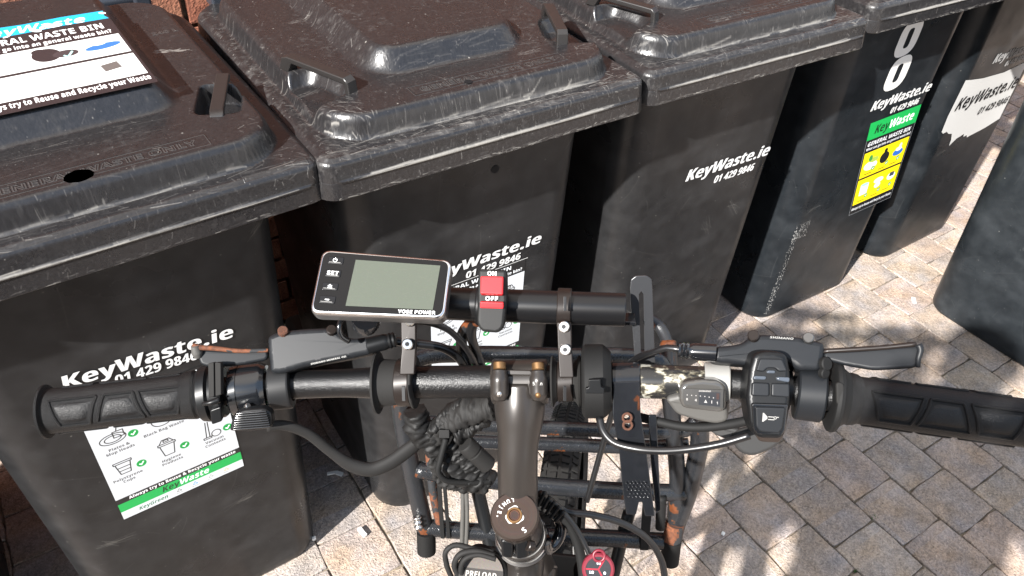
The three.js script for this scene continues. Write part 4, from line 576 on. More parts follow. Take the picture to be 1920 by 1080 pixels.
// ---- red kill switch on the accessory bar
{
  const body = bp('kill_switch', slab([[-0.0334,1.2467,0.2171],[-0.0127,1.2464,0.2162],[-0.0113,1.2309,0.2303],[-0.0122,1.2148,0.2426],[-0.0157,1.21,0.2446],[-0.0281,1.2111,0.2459],[-0.0321,1.2162,0.2437],[-0.0326,1.2312,0.2326]], 0.016, 0.003, 0.0022), mat(0.008, 0.008, 0.008, 0.55, { specularIntensity: 0.5 }), 'black on and off switch with red rocker');
  part(body, 'clamp', turned([-0.0382,1.2062,0.211], [-0.0164,1.2061,0.21], [[0, 0.0127], [0, 0.0148], [0.001, 0.0155], [0.0205, 0.0155], [0.0215, 0.0148], [0.0215, 0.0127]], 36), M.satin);
  part(body, 'rocker', slab([[-0.0309,1.2452,0.2232],[-0.0143,1.2448,0.2218],[-0.0135,1.2366,0.2325],[-0.0296,1.237,0.2338]], 0.006, 0.0012, 0.001), M.red); part(body, 'rocker', slab([[-0.0298,1.2319,0.2367],[-0.0129,1.2315,0.2353],[-0.0128,1.2273,0.2375],[-0.0297,1.2277,0.2389]], 0.004, 0.001, 0.0007), M.red);
  const put = (s, w, p, pr) => { const f = planar([[-0.0334,1.2467,0.2171],[-0.0127,1.2464,0.2162],[-0.0113,1.2309,0.2303],[-0.0326,1.2312,0.2326]]), x = V(pr).sub(V(p)).normalize(), y = f.n.clone().cross(x); part(body, 'print', lettering(s, w, 0.0030).applyMatrix4(new THREE.Matrix4().makeBasis(x, y, f.n).setPosition(V(p).addScaledVector(f.n, 0.0004))), M.white); };
  put('ON', 0.0065, [-0.0264,1.2437,0.2203], [-0.0163,1.2433,0.2195]); put('OFF', 0.0092, [-0.0265,1.231,0.2336], [-0.0149,1.2305,0.2326]);
}
// ---- stem
{
  const NECKEND = (() => { const v = V([0,1.0826,0.3116]).addScaledVector(new THREE.Vector3(0, Math.sin(1.2217), Math.cos(1.2217)), -0.037); return [v.x, v.y, v.z]; })();
  const neck = bp('stem', tube([[-0.0032,1.1534,0.2385],[-0.0025,1.1445,0.2465],[-0.0017,1.1305,0.2587],[-0.0018,1.1097,0.2735],NECKEND], (t) => 0.0200 - 0.0042 * ss(0.12, 0.42, t), 40, 36), M.stem, 'dark bronze grey stem with a round top cap');
  part(neck, 'bar_clamp', turned([-0.0244,1.1537,0.2406], [0.0184,1.1553,0.2374], (() => { const l = dist([-0.0244,1.1537,0.2406], [0.0184,1.1553,0.2374]); return [[0, 0.013], [0, 0.0168], [0.0012, 0.0176], [l * 0.5, 0.0172], [l - 0.0012, 0.0176], [l, 0.0168], [l, 0.013]]; })(), 44), M.stem);
  for (const [a, b, c, d, e, rust] of [[[-0.017,1.1793,0.2442], [-0.0164,1.1761,0.2494], [-0.0161,1.1731,0.2532], [-0.0152,1.1588,0.2637], [-0.0149,1.1666,0.2644], M.steel], [[0.0119,1.1792,0.2418], [0.0125,1.176,0.247], [0.013,1.1731,0.2507], [0.0141,1.1591,0.2609], [0.014,1.1663,0.2621], M.brass]]) {
    const tw = part(neck, 'bolt_tower', tube([b, c, mid(c, d, 0.5), d], (t) => 0.0058 + 0.0012 * ss(0.1, 0.3, t) - 0.002 * ss(0.75, 1, t), 20, 20), M.stem);
    part(neck, 'bolt_head', cyl(a, b, 0.0048, 20), M.brass, 'brassy bolt head'); part(neck, 'bolt_end', new THREE.SphereGeometry(0.0026, 12, 8).translate(...e), rust);
  }
  part(neck, 'clamp_bridge', slab([[-0.0116,1.1744,0.2467],[0.007,1.1744,0.2454],[0.0073,1.1717,0.2483],[-0.0112,1.1717,0.2496]], 0.006, 0.001, 0.0008), M.stem);
  { const f = planar([[0.0098,1.1726,0.2589],[0.0173,1.1731,0.2585],[0.0172,1.1749,0.257],[0.0097,1.1745,0.2573]]), x = V([0.0173,1.1731,0.2585]).sub(V([0.0098,1.1726,0.2589])).normalize(), y = f.n.clone().cross(x); part(neck, 'print', lettering('5Nm', 0.0072, 0.0026).applyMatrix4(new THREE.Matrix4().makeBasis(x, y, f.n).setPosition(V([0.0098,1.1726,0.2589]).addScaledVector(f.n, 0.0006))), M.greyLight); }
  // top cap on the steering axis, tilted back 20 degrees
  const C0 = [0,1.0826,0.3116], up = new THREE.Vector3(0, Math.sin(1.2217), Math.cos(1.2217)), along = (d) => { const v = V(C0).addScaledVector(up, d); return [v.x, v.y, v.z]; };
  part(neck, 'top_cap', turned(along(-0.006), along(0.001), [[0, 0], [0, 0.0184], [0.0015, 0.0190], [0.0055, 0.0188], [0.0068, 0.0178], [0.0070, 0]], 56), M.cap);
  const capFace = poster(512, 512, (g, w, h) => {
    g.fillStyle = '#342823'; g.fillRect(0, 0, w, h); for (let k = 0; k < 900; k++) { g.fillStyle = `rgba(${rnd() < 0.5 ? 20 : 120},${rnd() < 0.5 ? 16 : 100},${rnd() < 0.5 ? 12 : 90},0.07)`; g.beginPath(); g.arc(w / 2, h / 2, rr(0, 256), rr(0, 6.3), rr(0, 6.3) + 0.2); g.lineWidth = 1; g.strokeStyle = g.fillStyle; g.stroke(); }
    g.fillStyle = '#d9d6d2'; g.beginPath(); for (let k = 0; k <= 60; k++) { const a = k / 60 * 6.283, r = 98 + 9 * Math.sin(a * 3 + 0.5) + 5 * Math.sin(a * 7); g.lineTo(256 + Math.cos(a) * r, 256 + Math.sin(a) * r); } for (let k = 60; k >= 0; k--) { const a = k / 60 * 6.283; g.lineTo(256 + Math.cos(a) * 82, 256 + Math.sin(a) * 82); } g.fill();
    g.fillStyle = '#e6e3df'; g.font = 'bold 62px sans-serif'; const s = 'LUNJE'; for (let k = 0; k < 5; k++) { const a = -1.80 - k * 0.31, r = 172; g.save(); g.translate(256 + Math.cos(a) * r, 256 + Math.sin(a) * r); g.rotate(a - Math.PI / 2); g.textAlign = 'center'; g.textBaseline = 'middle'; g.fillText(s[k], 0, 0); g.restore(); }
    g.save(); g.translate(380, 405); g.rotate(2.3); g.font = 'bold 84px sans-serif'; g.textAlign = 'center'; g.textBaseline = 'middle'; g.fillText('S', 0, 0); g.restore(); g.beginPath(); g.arc(66, 282, 9, 0, 7); g.fill();
  }); capFace.roughness = 0.34; capFace.metalness = 0.4;
  const disc = new THREE.CircleGeometry(0.0176, 48), z = up, xx = new THREE.Vector3(1, 0, 0), yy = z.clone().cross(xx); disc.applyMatrix4(new THREE.Matrix4().makeBasis(xx, yy, z).setPosition(V(along(0.0013)))); part(neck, 'cap_print', disc, capFace, 'brown cap face with white lettering');
  const bolt = part(neck, 'cap_bolt', turned(along(0.0006), along(0.004), [[0, 0.0062], [0.0014, 0.0062], [0.002, 0.0056], [0.002, 0.0046], [0.0006, 0.0042], [0.0006, 0]], 28), M.brass, 'rusty hollow bolt'); part(bolt, 'rust_fill', turned(along(0.0008), along(0.002), [[0, 0.0044], [0.0008, 0.0040], [0.0003, 0.0028], [0.0002, 0]], 20), M.rust);
  bp('steerer_clamp', turned(along(-0.046), along(0), [[0, 0], [0, 0.0178], [0.002, 0.0188], [0.038, 0.0190], [0.040, 0.0184], [0.0405, 0]], 44), M.stem);
  // split at the back of the clamp with pinch bolts
  bp('pinch_lug', slab([[-0.0096,1.0707,0.326],[0.0003,1.0705,0.3257],[0.0004,1.0545,0.3312],[-0.0087,1.0546,0.3314]], 0.012, 0.003, 0.002), M.satin); bp('pinch_lug', slab([[0.0019,1.0704,0.3254],[0.0114,1.0698,0.323],[0.0124,1.0537,0.3284],[0.0029,1.0537,0.3314]], 0.012, 0.003, 0.002), M.satin);
  bp('pinch_bolt', cyl([0.0106,1.0649,0.3246], [0.0152,1.0614,0.3227], 0.0042, 16), M.bronze);
  const ringAt = (d, r, h, m, n) => bp(n, turned(along(d), along(d + h), [[0, 0.014], [0, r - 0.0006], [0.0006, r], [h - 0.0006, r], [h, r - 0.0006], [h, 0.014]], 48), m);
  ringAt(-0.056, 0.0196, 0.009, M.satin, 'spacer'); ringAt(-0.0575, 0.0204, 0.0014, M.steel, 'spacer_ring'); ringAt(-0.068, 0.0214, 0.0100, M.stem, 'headset_cup'); ringAt(-0.0695, 0.0222, 0.0014, M.steel, 'spacer_ring');
  bp('head_tube', turned(along(-0.215), along(-0.07), [[0, 0], [0, 0.0225], [0.004, 0.0235], [0.03, 0.0220], [0.12, 0.0215], [0.14, 0.0232], [0.145, 0]], 40), M.stem);
  bp('top_tube', tube([along(-0.10), [0, 0.90, 0.62], [0, 0.80, 0.95]], 0.019, 20, 20), M.stem); bp('down_tube', tube([along(-0.185), [0, 0.62, 0.56], [0, 0.34, 0.92]], 0.026, 20, 20), M.stem);
  bp('seat_tube', tube([[0, 0.30, 0.90], [0, 0.92, 1.10]], 0.017, 6, 18), M.stem);
  bp('saddle', tube([[0, 0.94, 0.92], [0, 0.955, 1.0], [0, 0.96, 1.08], [0, 0.965, 1.17]], (t) => 0.022 + 0.06 * t, 16, 24, 0.5), M.rubber);
  const crown = along(-0.262); bp('fork_crown', slab([[-0.068, crown[1] + 0.01, crown[2] + 0.018], [0.068, crown[1] + 0.01, crown[2] + 0.018], [0.068, crown[1] + 0.022, crown[2] - 0.022], [-0.068, crown[1] + 0.022, crown[2] - 0.022]], 0.04, 0.01, 0.004), M.satin);
  bp('fork_steerer', cyl(along(-0.27), along(-0.21), 0.02, 24), M.satin);
  for (const s of [-1, 1]) bp('fork_leg', tube([[s * 0.056, crown[1] + 0.045, crown[2] + 0.010], [s * 0.056, 0.55, (crown[2]) * 0.58 + 0.0], [s * 0.058, 0.35, 0]], (t) => 0.016 + 0.003 * ss(0.35, 0.45, t), 24, 20), M.satin);
}
// ---- front and rear wheel
function wheelAt(z, y, label) {
  const w = new THREE.Group(); w.name = 'wheel'; w.userData.label = label; w.position.set(0, y, z); bike.add(w);
  const prof = []; for (let k = 0; k <= 18; k++) { const a = -2.35 + k / 18 * 4.7; prof.push(new THREE.Vector2(0.322 + Math.cos(a) * 0.027, Math.sin(a) * 0.028)); }
  part(w, 'tyre', new THREE.LatheGeometry(prof, 96).rotateZ(Math.PI / 2), M.rubberDusty);
  const lug = []; seed = 5; for (let k = 0; k < 150; k++) { const a = k / 150 * Math.PI * 2; for (const x of [-0.021, -0.008, 0.008, 0.021]) { const g = new THREE.BoxGeometry(x * x > 0.0002 ? 0.010 : 0.011, 0.0036, 0.0085); g.rotateZ(-x * 28); g.translate(x, 0.322 + Math.sqrt(0.0285 ** 2 - x * x) - 0.0005, 0); g.rotateX(a + (Math.abs(x) > 0.01 ? 0.02 : 0)); lug.push(g); } }
  const lo = part(w, 'tread', mergeGeometries(lug), M.rubberDusty); lo.userData.kind = 'stuff';
  part(w, 'rim', new THREE.LatheGeometry([[0.285, -0.012], [0.30, -0.013], [0.306, -0.012], [0.300, 0], [0.306, 0.012], [0.30, 0.013], [0.285, 0.012], [0.280, 0], [0.285, -0.012]].map((p) => new THREE.Vector2(...p)), 72).rotateZ(Math.PI / 2), M.satin);
  part(w, 'hub', cyl([-0.05, 0, 0], [0.05, 0, 0], 0.03, 24), M.satin);
  const sp = []; for (let k = 0; k < 32; k++) { const a = k / 32 * Math.PI * 2, s = k % 2 ? 1 : -1, b = a + (k % 4 < 2 ? 0.5 : -0.5); sp.push(new THREE.TubeGeometry(new THREE.LineCurve3(new THREE.Vector3(s * 0.03, Math.cos(b) * 0.028, Math.sin(b) * 0.028), new THREE.Vector3(0, Math.cos(a) * 0.283, Math.sin(a) * 0.283)), 1, 0.001, 5)); }
  part(w, 'spokes', mergeGeometries(sp), M.steel);
}
wheelAt(0, 0.352, 'dusty front wheel under the rack'); wheelAt(1.1, 0.352, 'rear wheel');
// ---- big rubber clamp, metal strap and slotted plate right of the stem
{
  const rc = onBar('rubber_clamp', [0.0447,1.1564,0.2356], [0.0671,1.1573,0.2341], [[0, 0.013], [0, 0.0245], [0.05, 0.0272], [0.12, 0.0284], [0.72, 0.0284], [0.85, 0.0262], [1, 0.0225], [1, 0.013]], M.rubber, 'wide black rubber clamp on the handlebar');
  part(rc, 'buckle', slab([[0.0511,1.1845,0.2606],[0.0595,1.1852,0.2599],[0.0602,1.18,0.2628],[0.0625,1.1793,0.2629],[0.0628,1.1756,0.2647],[0.0493,1.1754,0.2659],[0.0492,1.1791,0.2642],[0.0514,1.1794,0.2636]], 0.004, 0.001, 0.0006), M.satin);
  const band = onBar('strap_band', [0.0675,1.1574,0.2341], [0.0885,1.1583,0.2327], [[0, 0.0128], [0, 0.0143], [0.03, 0.0148], [0.97, 0.0148], [1, 0.0143], [1, 0.0128]], M.plate);
  const st = bp('strap_plate', slab([[0.068,1.1676,0.2448],[0.088,1.1685,0.2425],[0.091,1.1504,0.261],[0.0965,1.1291,0.2752],[0.1054,1.0845,0.3005],[0.0982,1.0848,0.3015],[0.0955,1.0944,0.2966],[0.0931,1.0945,0.2969],[0.0913,1.086,0.3017],[0.0841,1.0863,0.3027],[0.0813,1.0998,0.2959],[0.0764,1.1299,0.2781],[0.0702,1.1513,0.264]], 0.0026, 0.001, 0.0006, 0, [[[0.0805,1.15,0.2633], 0.0024], [[0.0812,1.1454,0.2665], 0.0024]]), M.plate, 'black metal strap with two rusty holes and a forked end');
  for (const c of [[0.0805,1.1501,0.2634], [0.0812,1.1456,0.2667]]) { const g = new THREE.TorusGeometry(0.0032, 0.0010, 8, 24), n = planar([[0.068,1.1676,0.2448],[0.088,1.1685,0.2425],[0.1054,1.0845,0.3005],[0.0841,1.0863,0.3027]]).n; g.applyQuaternion(new THREE.Quaternion().setFromUnitVectors(new THREE.Vector3(0, 0, 1), n)); g.translate(...c); part(st, 'hole_rim', g, M.rust, 'rusty hole rim'); }
  const dm = []; for (let r = 0; r < 5; r++) for (let c = 0; c < 6; c++) { const A = [[0.0827,1.1084,0.2913],[0.0853,1.0987,0.2965]], B = [[0.0985,1.1077,0.2891],[0.1012,1.098,0.2942]], p = mid(mid(A[0], A[1], r / 4), mid(B[0], B[1], r / 4), (c + (r % 2) * 0.5) / 5.5); dm.push(new THREE.SphereGeometry(0.0008, 8, 6).translate(...p)); }
  part(st, 'dimple_pattern', mergeGeometries(dm), M.plate);
  part(st, 'side_flange', slab([[0.0969,1.1378,0.2482],[0.1029,1.1375,0.2473],[0.1073,1.1069,0.2696],[0.1109,1.0748,0.2878],[0.1074,1.0727,0.2902],[0.1016,1.1071,0.2704]], 0.003, 0.001, 0.0006), M.plate);
  const sp = bp('slotted_plate', (() => {
    const o = [[0.0772,1.2094,0.1838],[0.0775,1.2154,0.18],[0.081,1.2178,0.1781],[0.0887,1.2179,0.1769],[0.093,1.2154,0.178],[0.0943,1.209,0.1818],[0.1006,1.1505,0.2052],[0.0847,1.1509,0.2071]], f = planar(o), s = roundShape(f.p2, 0.0012), inv = f.m.clone().invert(), hl = [[0.0836,1.205,0.185],[0.0858,1.2081,0.1834],[0.0885,1.2048,0.1843],[0.0927,1.1569,0.204],[0.0885,1.157,0.2046]].map((p) => V(p).applyMatrix4(inv)).map((v) => [v.x, v.y]);
    s.holes.push(roundShape(hl, 0.001)); const g = new THREE.ExtrudeGeometry(s, { depth: 0.0014, bevelEnabled: true, bevelThickness: 0.0005, bevelSize: 0.0005, bevelOffset: -0.0005, bevelSegments: 2 }); g.applyMatrix4(f.m); return crease(g);
  })(), mat(0.04, 0.041, 0.044, 0.36, { metalness: 0.5 }), 'upright black plate with a long slot');
  onBar('worn_sleeve', [0.0889,1.1583,0.2327], [0.1389,1.1609,0.2324], [[0, 0.0125], [0, 0.0131], [0.98, 0.0128], [1, 0.0122]], M.peeled, 'handlebar section with peeling white paint');
}
// ---- gear shifter
{
  onBar('shifter_clamp', [0.1365,1.1608,0.2323], [0.1548,1.1619,0.2328], [[0, 0.012], [0, 0.0152], [0.04, 0.0158], [0.96, 0.0158], [1, 0.0152], [1, 0.012]], M.greyLight, 'pale grey shifter clamp band');
  const body = bp('shifter', slab([[0.1073,1.158,0.2491],[0.118,1.1646,0.2509],[0.1514,1.1623,0.2548],[0.1542,1.1501,0.2592],[0.1467,1.1452,0.2593],[0.1333,1.145,0.258],[0.1168,1.1469,0.2541]], 0.022, 0.004, 0.003), M.grey, 'grey gear shifter with an indicator window');
  const ho = [[0.1162,1.1781,0.2557],[0.1198,1.1812,0.2525],[0.1295,1.1827,0.2508],[0.1423,1.1826,0.2499],[0.1485,1.1804,0.252],[0.1503,1.1756,0.2556],[0.1502,1.1653,0.2617],[0.147,1.1629,0.2629],[0.1204,1.1649,0.2634],[0.1173,1.1693,0.2616]];
  part(body, 'window_housing', slab(ho, 0.014, 0.003, 0.003), mat(0.05, 0.048, 0.045, 0.14, { clearcoat: 0.6, clearcoatRoughness: 0.06 }));
  const win = poster(400, 180, (g, w, h) => { g.fillStyle = '#2c2b2a'; g.fillRect(0, 0, w, h); g.fillStyle = '#15171c'; g.fillRect(150, 30, 220, 140); g.fillStyle = '#8a8784'; g.font = 'italic bold 26px sans-serif'; g.fillText('SHIMANO', 150, 30); for (let k = 0; k < 8; k++) { g.beginPath(); g.arc(36 + k * 44, 70 + k * 3, 6, 0, 7); g.fill(); } g.font = 'bold 40px sans-serif'; g.fillText('8', 22, 134); g.fillText('1', 330, 150); g.fillText('4', 110, 140); g.beginPath(); g.moveTo(205, 145); g.lineTo(222, 112); g.lineTo(239, 145); g.fill(); g.fillRect(280, 116, 8, 30); g.fillStyle = '#2a1714'; g.fillRect(330, 40, 28, 60); });
  part(body, 'gear_window', quadSheet([[0.1189,1.1781,0.2559],[0.1471,1.1785,0.2545],[0.1477,1.167,0.2614],[0.12,1.1687,0.2623]], 0.0012), win, 'dark gear window with white marks');
  bp('shift_paddle', slab([[0.1599,1.1298,0.2541],[0.1681,1.1344,0.2514],[0.1855,1.1362,0.2495],[0.1968,1.1329,0.2502],[0.1987,1.1269,0.2522],[0.192,1.1201,0.2565],[0.1768,1.1141,0.2616],[0.1671,1.1167,0.2611],[0.1609,1.1237,0.2577]], 0.007, 0.006, 0.003), M.paddle, 'grey thumb paddle'); bp('shift_arm', slab([[0.1329,1.1362,0.2509],[0.148,1.136,0.2497],[0.173,1.1286,0.2502],[0.1688,1.1189,0.255],[0.1495,1.1254,0.2531]], 0.006, 0.003, 0.002), mat(0.03, 0.03, 0.03, 0.6));
}
// ---- control box with horn button
{
  const body = bp('control_switch', slab([[0.1641,1.2067,0.2456],[0.171,1.2084,0.2429],[0.1824,1.2088,0.2432],[0.1879,1.2067,0.2453],[0.1905,1.1996,0.2547],[0.1915,1.1863,0.2683],[0.1901,1.1707,0.279],[0.1879,1.1627,0.2821],[0.1706,1.1622,0.283],[0.1655,1.1694,0.2805],[0.1618,1.1853,0.2705],[0.1618,1.1981,0.2572]], 0.030, 0.004, 0.0035), M.satin, 'black control box with horn button');
  const btn = (name, o, h, m = M.brake) => part(body, name, slab(o, 0.004, 0.0016, 0.0010, h), m);
  btn('top_button', [[0.1688,1.2053,0.2479],[0.1839,1.2058,0.2474],[0.1877,1.2002,0.2534],[0.182,1.1997,0.2541],[0.1794,1.2015,0.2525],[0.174,1.2014,0.2529],[0.1719,1.1994,0.2549],[0.1665,1.1995,0.2545]], 0.0016); btn('indicator', [[0.174,1.2002,0.2538],[0.1795,1.2003,0.2534],[0.1799,1.1988,0.2549],[0.1738,1.1986,0.2554]], 0.0010, M.led);
  btn('indicator', [[0.1652,1.1974,0.2572],[0.1739,1.1972,0.2566],[0.1736,1.1955,0.2586],[0.1649,1.1956,0.2591]], 0.0008, M.led); btn('indicator', [[0.1807,1.1972,0.2565],[0.1897,1.1972,0.2561],[0.1895,1.1945,0.2586],[0.1808,1.1955,0.2583]], 0.0008, M.led);
  btn('key', [[0.1643,1.1941,0.2607],[0.1758,1.194,0.26],[0.1762,1.1874,0.2664],[0.1643,1.1875,0.2673]], 0.0010); btn('key', [[0.1773,1.1941,0.26],[0.1895,1.1943,0.2594],[0.1899,1.1873,0.2659],[0.1777,1.1875,0.2663]], 0.0010);
  const frame = btn('horn_frame', [[0.1646,1.1837,0.2707],[0.1893,1.184,0.2693],[0.1887,1.1684,0.2791],[0.1863,1.1643,0.2817],[0.1707,1.165,0.282],[0.1671,1.1684,0.2804]], 0.0010, M.gloss);
  const horn = btn('horn_button', [[0.1668,1.1823,0.2721],[0.1872,1.1828,0.271],[0.1863,1.1702,0.279],[0.1841,1.1672,0.281],[0.1714,1.1676,0.2812],[0.1686,1.1705,0.2797]], 0.0022);
  const f = planar([[0.1668,1.1823,0.2721],[0.1872,1.1828,0.271],[0.1863,1.1702,0.279],[0.1686,1.1705,0.2797]]), s = new THREE.Shape(); const I = (a, b) => [a * 0.00037, b * -0.00037]; [[-14, -9], [-12, -9], [-5, -2], [-5, 2], [-12, 8], [-14, 8]].forEach((p, i) => i ? s.lineTo(...I(...p)) : s.moveTo(...I(...p)));
  const hg = mergeGeometries([new THREE.ShapeGeometry(s), new THREE.PlaneGeometry(0.0042, 0.0006).translate(0.0008, -0.0011, 0), new THREE.PlaneGeometry(0.0042, 0.0006).translate(0.0008, 0.0008, 0), new THREE.RingGeometry(0.0006, 0.0011, 14).translate(0.0034, 0.0003, 0), new THREE.PlaneGeometry(0.0016, 0.0006).translate(0.0050, 0.0008, 0)]); hg.applyMatrix4(f.m.clone().setPosition(f.o.clone().addScaledVector(f.n, 0.0026))); part(body, 'horn_symbol', hg, M.greyLight);
  part(body, 'bar_clamp', turned([0.1683,1.1627,0.2332], [0.1993,1.163,0.2362], [[0, 0.0112], [0, 0.0150], [0.03, 0.0150], [0.03, 0.0112]], 36), M.satin); part(body, 'lower_housing', slab([[0.1682,1.1617,0.2786],[0.1902,1.1612,0.2777],[0.1881,1.1519,0.2779],[0.174,1.1523,0.2788]], 0.014, 0.003, 0.002), mat(0.022, 0.015, 0.012, 0.5));
}
// ---- right brake
{
  onBar('brake_clamp', [0.202,1.163,0.2364], [0.222,1.1633,0.2384], [[0, 0.0112], [0, 0.0190], [0.06, 0.0202], [0.9, 0.0202], [0.97, 0.0190], [1, 0.0112]], M.brake);
  const res = bp('brake_reservoir', slab([[0.1396,1.1957,0.2289],[0.154,1.197,0.2266],[0.1607,1.1986,0.2254],[0.1647,1.2014,0.2223],[0.1694,1.2034,0.2211],[0.1755,1.2034,0.22],[0.201,1.2029,0.2198],[0.2061,1.2022,0.2208],[0.2182,1.2003,0.2215],[0.2178,1.1947,0.229],[0.2157,1.188,0.2376],[0.1997,1.1879,0.2391],[0.1922,1.1921,0.2344],[0.1656,1.1887,0.238],[0.1445,1.1887,0.2379],[0.1392,1.1897,0.2367]], 0.022, 0.004, 0.004), M.brake, 'right brake lever body with a silver screw');
  part(res, 'screw', cyl([0.168,1.2003,0.2213], [0.167,1.2047,0.2231], 0.0042, 20), M.bronze); const sc = part(res, 'screw', cyl([0.2067,1.2002,0.2197], [0.2054,1.2046,0.2215], 0.0040, 20), mat(0.14, 0.138, 0.135, 0.4, { metalness: 0.9 }));
  const x = V([0.1943,1.2044,0.2237]).sub(V([0.1783,1.2046,0.2238])).normalize(), n = planar([[0.1396,1.1957,0.2289],[0.2182,1.2003,0.2215],[0.2157,1.188,0.2376],[0.1445,1.1887,0.2379]]).n, y = n.clone().cross(x); part(res, 'print', lettering('SHIMANO', 0.0165, 0.0015, 0.15).applyMatrix4(new THREE.Matrix4().makeBasis(x, y, n).setPosition(V([0.1783,1.204,0.2249]).addScaledVector(n, 0.0006))), M.greyLight);
  bp('hose_boot', turned([0.1415,1.192,0.2316], [0.1148,1.1907,0.2296], [[0, 0], [0, 0.0068], [0.016, 0.0064], [0.019, 0.0054], [0.0205, 0.0066], [0.022, 0.0054], [0.0235, 0.0066], [0.025, 0.0054], [0.0265, 0.0060], [0.0275, 0]], 24), M.gloss);
  bp('brake_hose', tube([[0.1163,1.1914,0.2301],[0.1064,1.1895,0.2268],[0.0972,1.1818,0.2244],[0.0879,1.1712,0.2191],[0.0805,1.1536,0.2115],[0.0753,1.1274,0.208],[0.0665,1.0855,0.2184],[0.0518,1.0208,0.2488]], 0.0026, 40, 10), M.cable);
  const bl = bp('brake_lever', slab([[0.2177,1.1928,0.2226],[0.2376,1.1968,0.2237],[0.2582,1.2016,0.2239],[0.2768,1.2067,0.2242],[0.2806,1.2055,0.2258],[0.2799,1.2002,0.2316],[0.2784,1.1957,0.2357],[0.2681,1.1941,0.2362],[0.2506,1.1921,0.2371],[0.2356,1.1912,0.2339],[0.218,1.1902,0.2287]], 0.006, 0.004, 0.002), M.brake, 'right brake blade with a turned up tip');
  part(bl, 'upper_edge', tube([[0.2179,1.1942,0.2241],[0.237,1.1985,0.225],[0.2575,1.203,0.2254],[0.2767,1.2081,0.2256]], 0.0018, 20, 8), M.bronze); part(bl, 'lever_tip', tube([[0.2778,1.2085,0.2264],[0.2791,1.2065,0.2291],[0.278,1.2017,0.2334],[0.2784,1.1964,0.2364]], (t) => 0.0026 - t * 0.001, 12, 10), M.brake);
  bp('lever_pivot', cyl([0.2167,1.19,0.2331], [0.219,1.1928,0.2356], 0.005, 16), M.rubber);
  bp('lever_pivot', cyl([0.2159,1.1854,0.2371], [0.2183,1.1876,0.2401], 0.004, 16), M.rubber);
}
// ---- cables and wraps
const cable = (pts, r = 0.0027, m = M.cable, seg = 40, flat = 1) => bp('cable', tube(pts, r, seg, 10, flat), m);
cable([[0.0599,1.1442,0.2599],[0.0629,1.1398,0.2683],[0.0706,1.1359,0.2755],[0.0872,1.136,0.2803],[0.1065,1.1372,0.2812],[0.1253,1.1405,0.2803],[0.1473,1.1473,0.2786],[0.1671,1.1559,0.2757]], 0.0030);
cable([[0.0876,1.1283,0.2419],[0.1011,1.1298,0.2462],[0.121,1.1317,0.2515],[0.1382,1.1366,0.2549],[0.1565,1.1454,0.2574],[0.1682,1.1532,0.2594]], 0.0036, M.rubber);
cable([[-0.0906,1.1928,0.2197],[-0.0791,1.189,0.2156],[-0.0648,1.1757,0.2084],[-0.0536,1.157,0.2063],[-0.0459,1.1339,0.2045],[-0.0437,1.1069,0.207],[-0.046,1.0783,0.2182]], 0.0027);
cable([[-0.1215,1.175,0.227],[-0.1065,1.1702,0.2204],[-0.0872,1.1622,0.2132],[-0.0712,1.155,0.2085],[-0.0584,1.1414,0.207],[-0.0533,1.1233,0.2081],[-0.0519,1.0967,0.2169]], 0.0036);
cable([[-0.0407,1.1263,0.2034],[-0.0461,1.1421,0.1977],[-0.049,1.1594,0.1969],[-0.046,1.1741,0.1972],[-0.039,1.1805,0.1998]], 0.0042, M.cable);
cable([[-0.0537,1.1285,0.2038],[-0.0591,1.1408,0.1945],[-0.057,1.158,0.1929],[-0.0495,1.1709,0.1939],[-0.041,1.1786,0.1991]], 0.0048, M.rackRusty);
bp('cable_sleeve', tube([[-0.1996,1.1294,0.2844],[-0.1888,1.1268,0.2794],[-0.1735,1.1135,0.2746],[-0.1581,1.0911,0.2735],[-0.1433,1.0736,0.2723],[-0.1291,1.0662,0.2695],[-0.1145,1.0681,0.2626],[-0.0979,1.0755,0.2508],[-0.0825,1.0845,0.2405]], (t) => 0.0046 + 0.0022 * ss(0.35, 0.6, t) * ss(1.0, 0.85, t), 60, 14, 0.75), M.clothGrey, 'sagging grey cloth cable sleeve');
// crumpled tape and cloth wrapped round the wiring left of the stem
seed = 909;
function wrap(pts, r, m, label) {
  const g = tube(pts, r, 70, 22), p = g.attributes.position, n = g.attributes.normal, k = rr(0, 50);
  for (let i = 0; i < p.count; i++) { const x = p.getX(i) * 260 + k, y = p.getY(i) * 260, z = p.getZ(i) * 90, d = (vnoise(x + z, y, 9999, 3) - 0.5) * 0.0046 + (vnoise((x + z) * 2.6, y * 2.6, 9999, 8) - 0.5) * 0.0026; p.setXYZ(i, p.getX(i) + n.getX(i) * d, p.getY(i) + n.getY(i) * d, p.getZ(i) + n.getZ(i) * d); }
  g.computeVertexNormals(); return bp('cable_wrap', g, m, label);
}
wrap([[-0.0271,1.1191,0.2333],[-0.0471,1.1114,0.2367],[-0.0632,1.1006,0.2394],[-0.0788,1.0854,0.2443]], (t) => 0.0125 - t * 0.004, M.clothGrey, 'crumpled black cloth wrap under the handlebar');
wrap([[-0.0922,1.1117,0.2405],[-0.09,1.096,0.2441],[-0.0817,1.0831,0.2468],[-0.0709,1.0683,0.2507],[-0.057,1.0505,0.2539],[-0.0352,1.0369,0.2508]], (t) => 0.0092 + 0.002 * Math.sin(t * 9), M.cloth);
wrap([[-0.0686,1.0786,0.2456],[-0.0572,1.0671,0.2454],[-0.0449,1.0511,0.2486],[-0.0325,1.0386,0.249]], 0.0088, M.cloth);
wrap([[-0.0602,1.0878,0.2443],[-0.0476,1.0965,0.24],[-0.0346,1.1043,0.2338]], 0.0070, M.cloth);
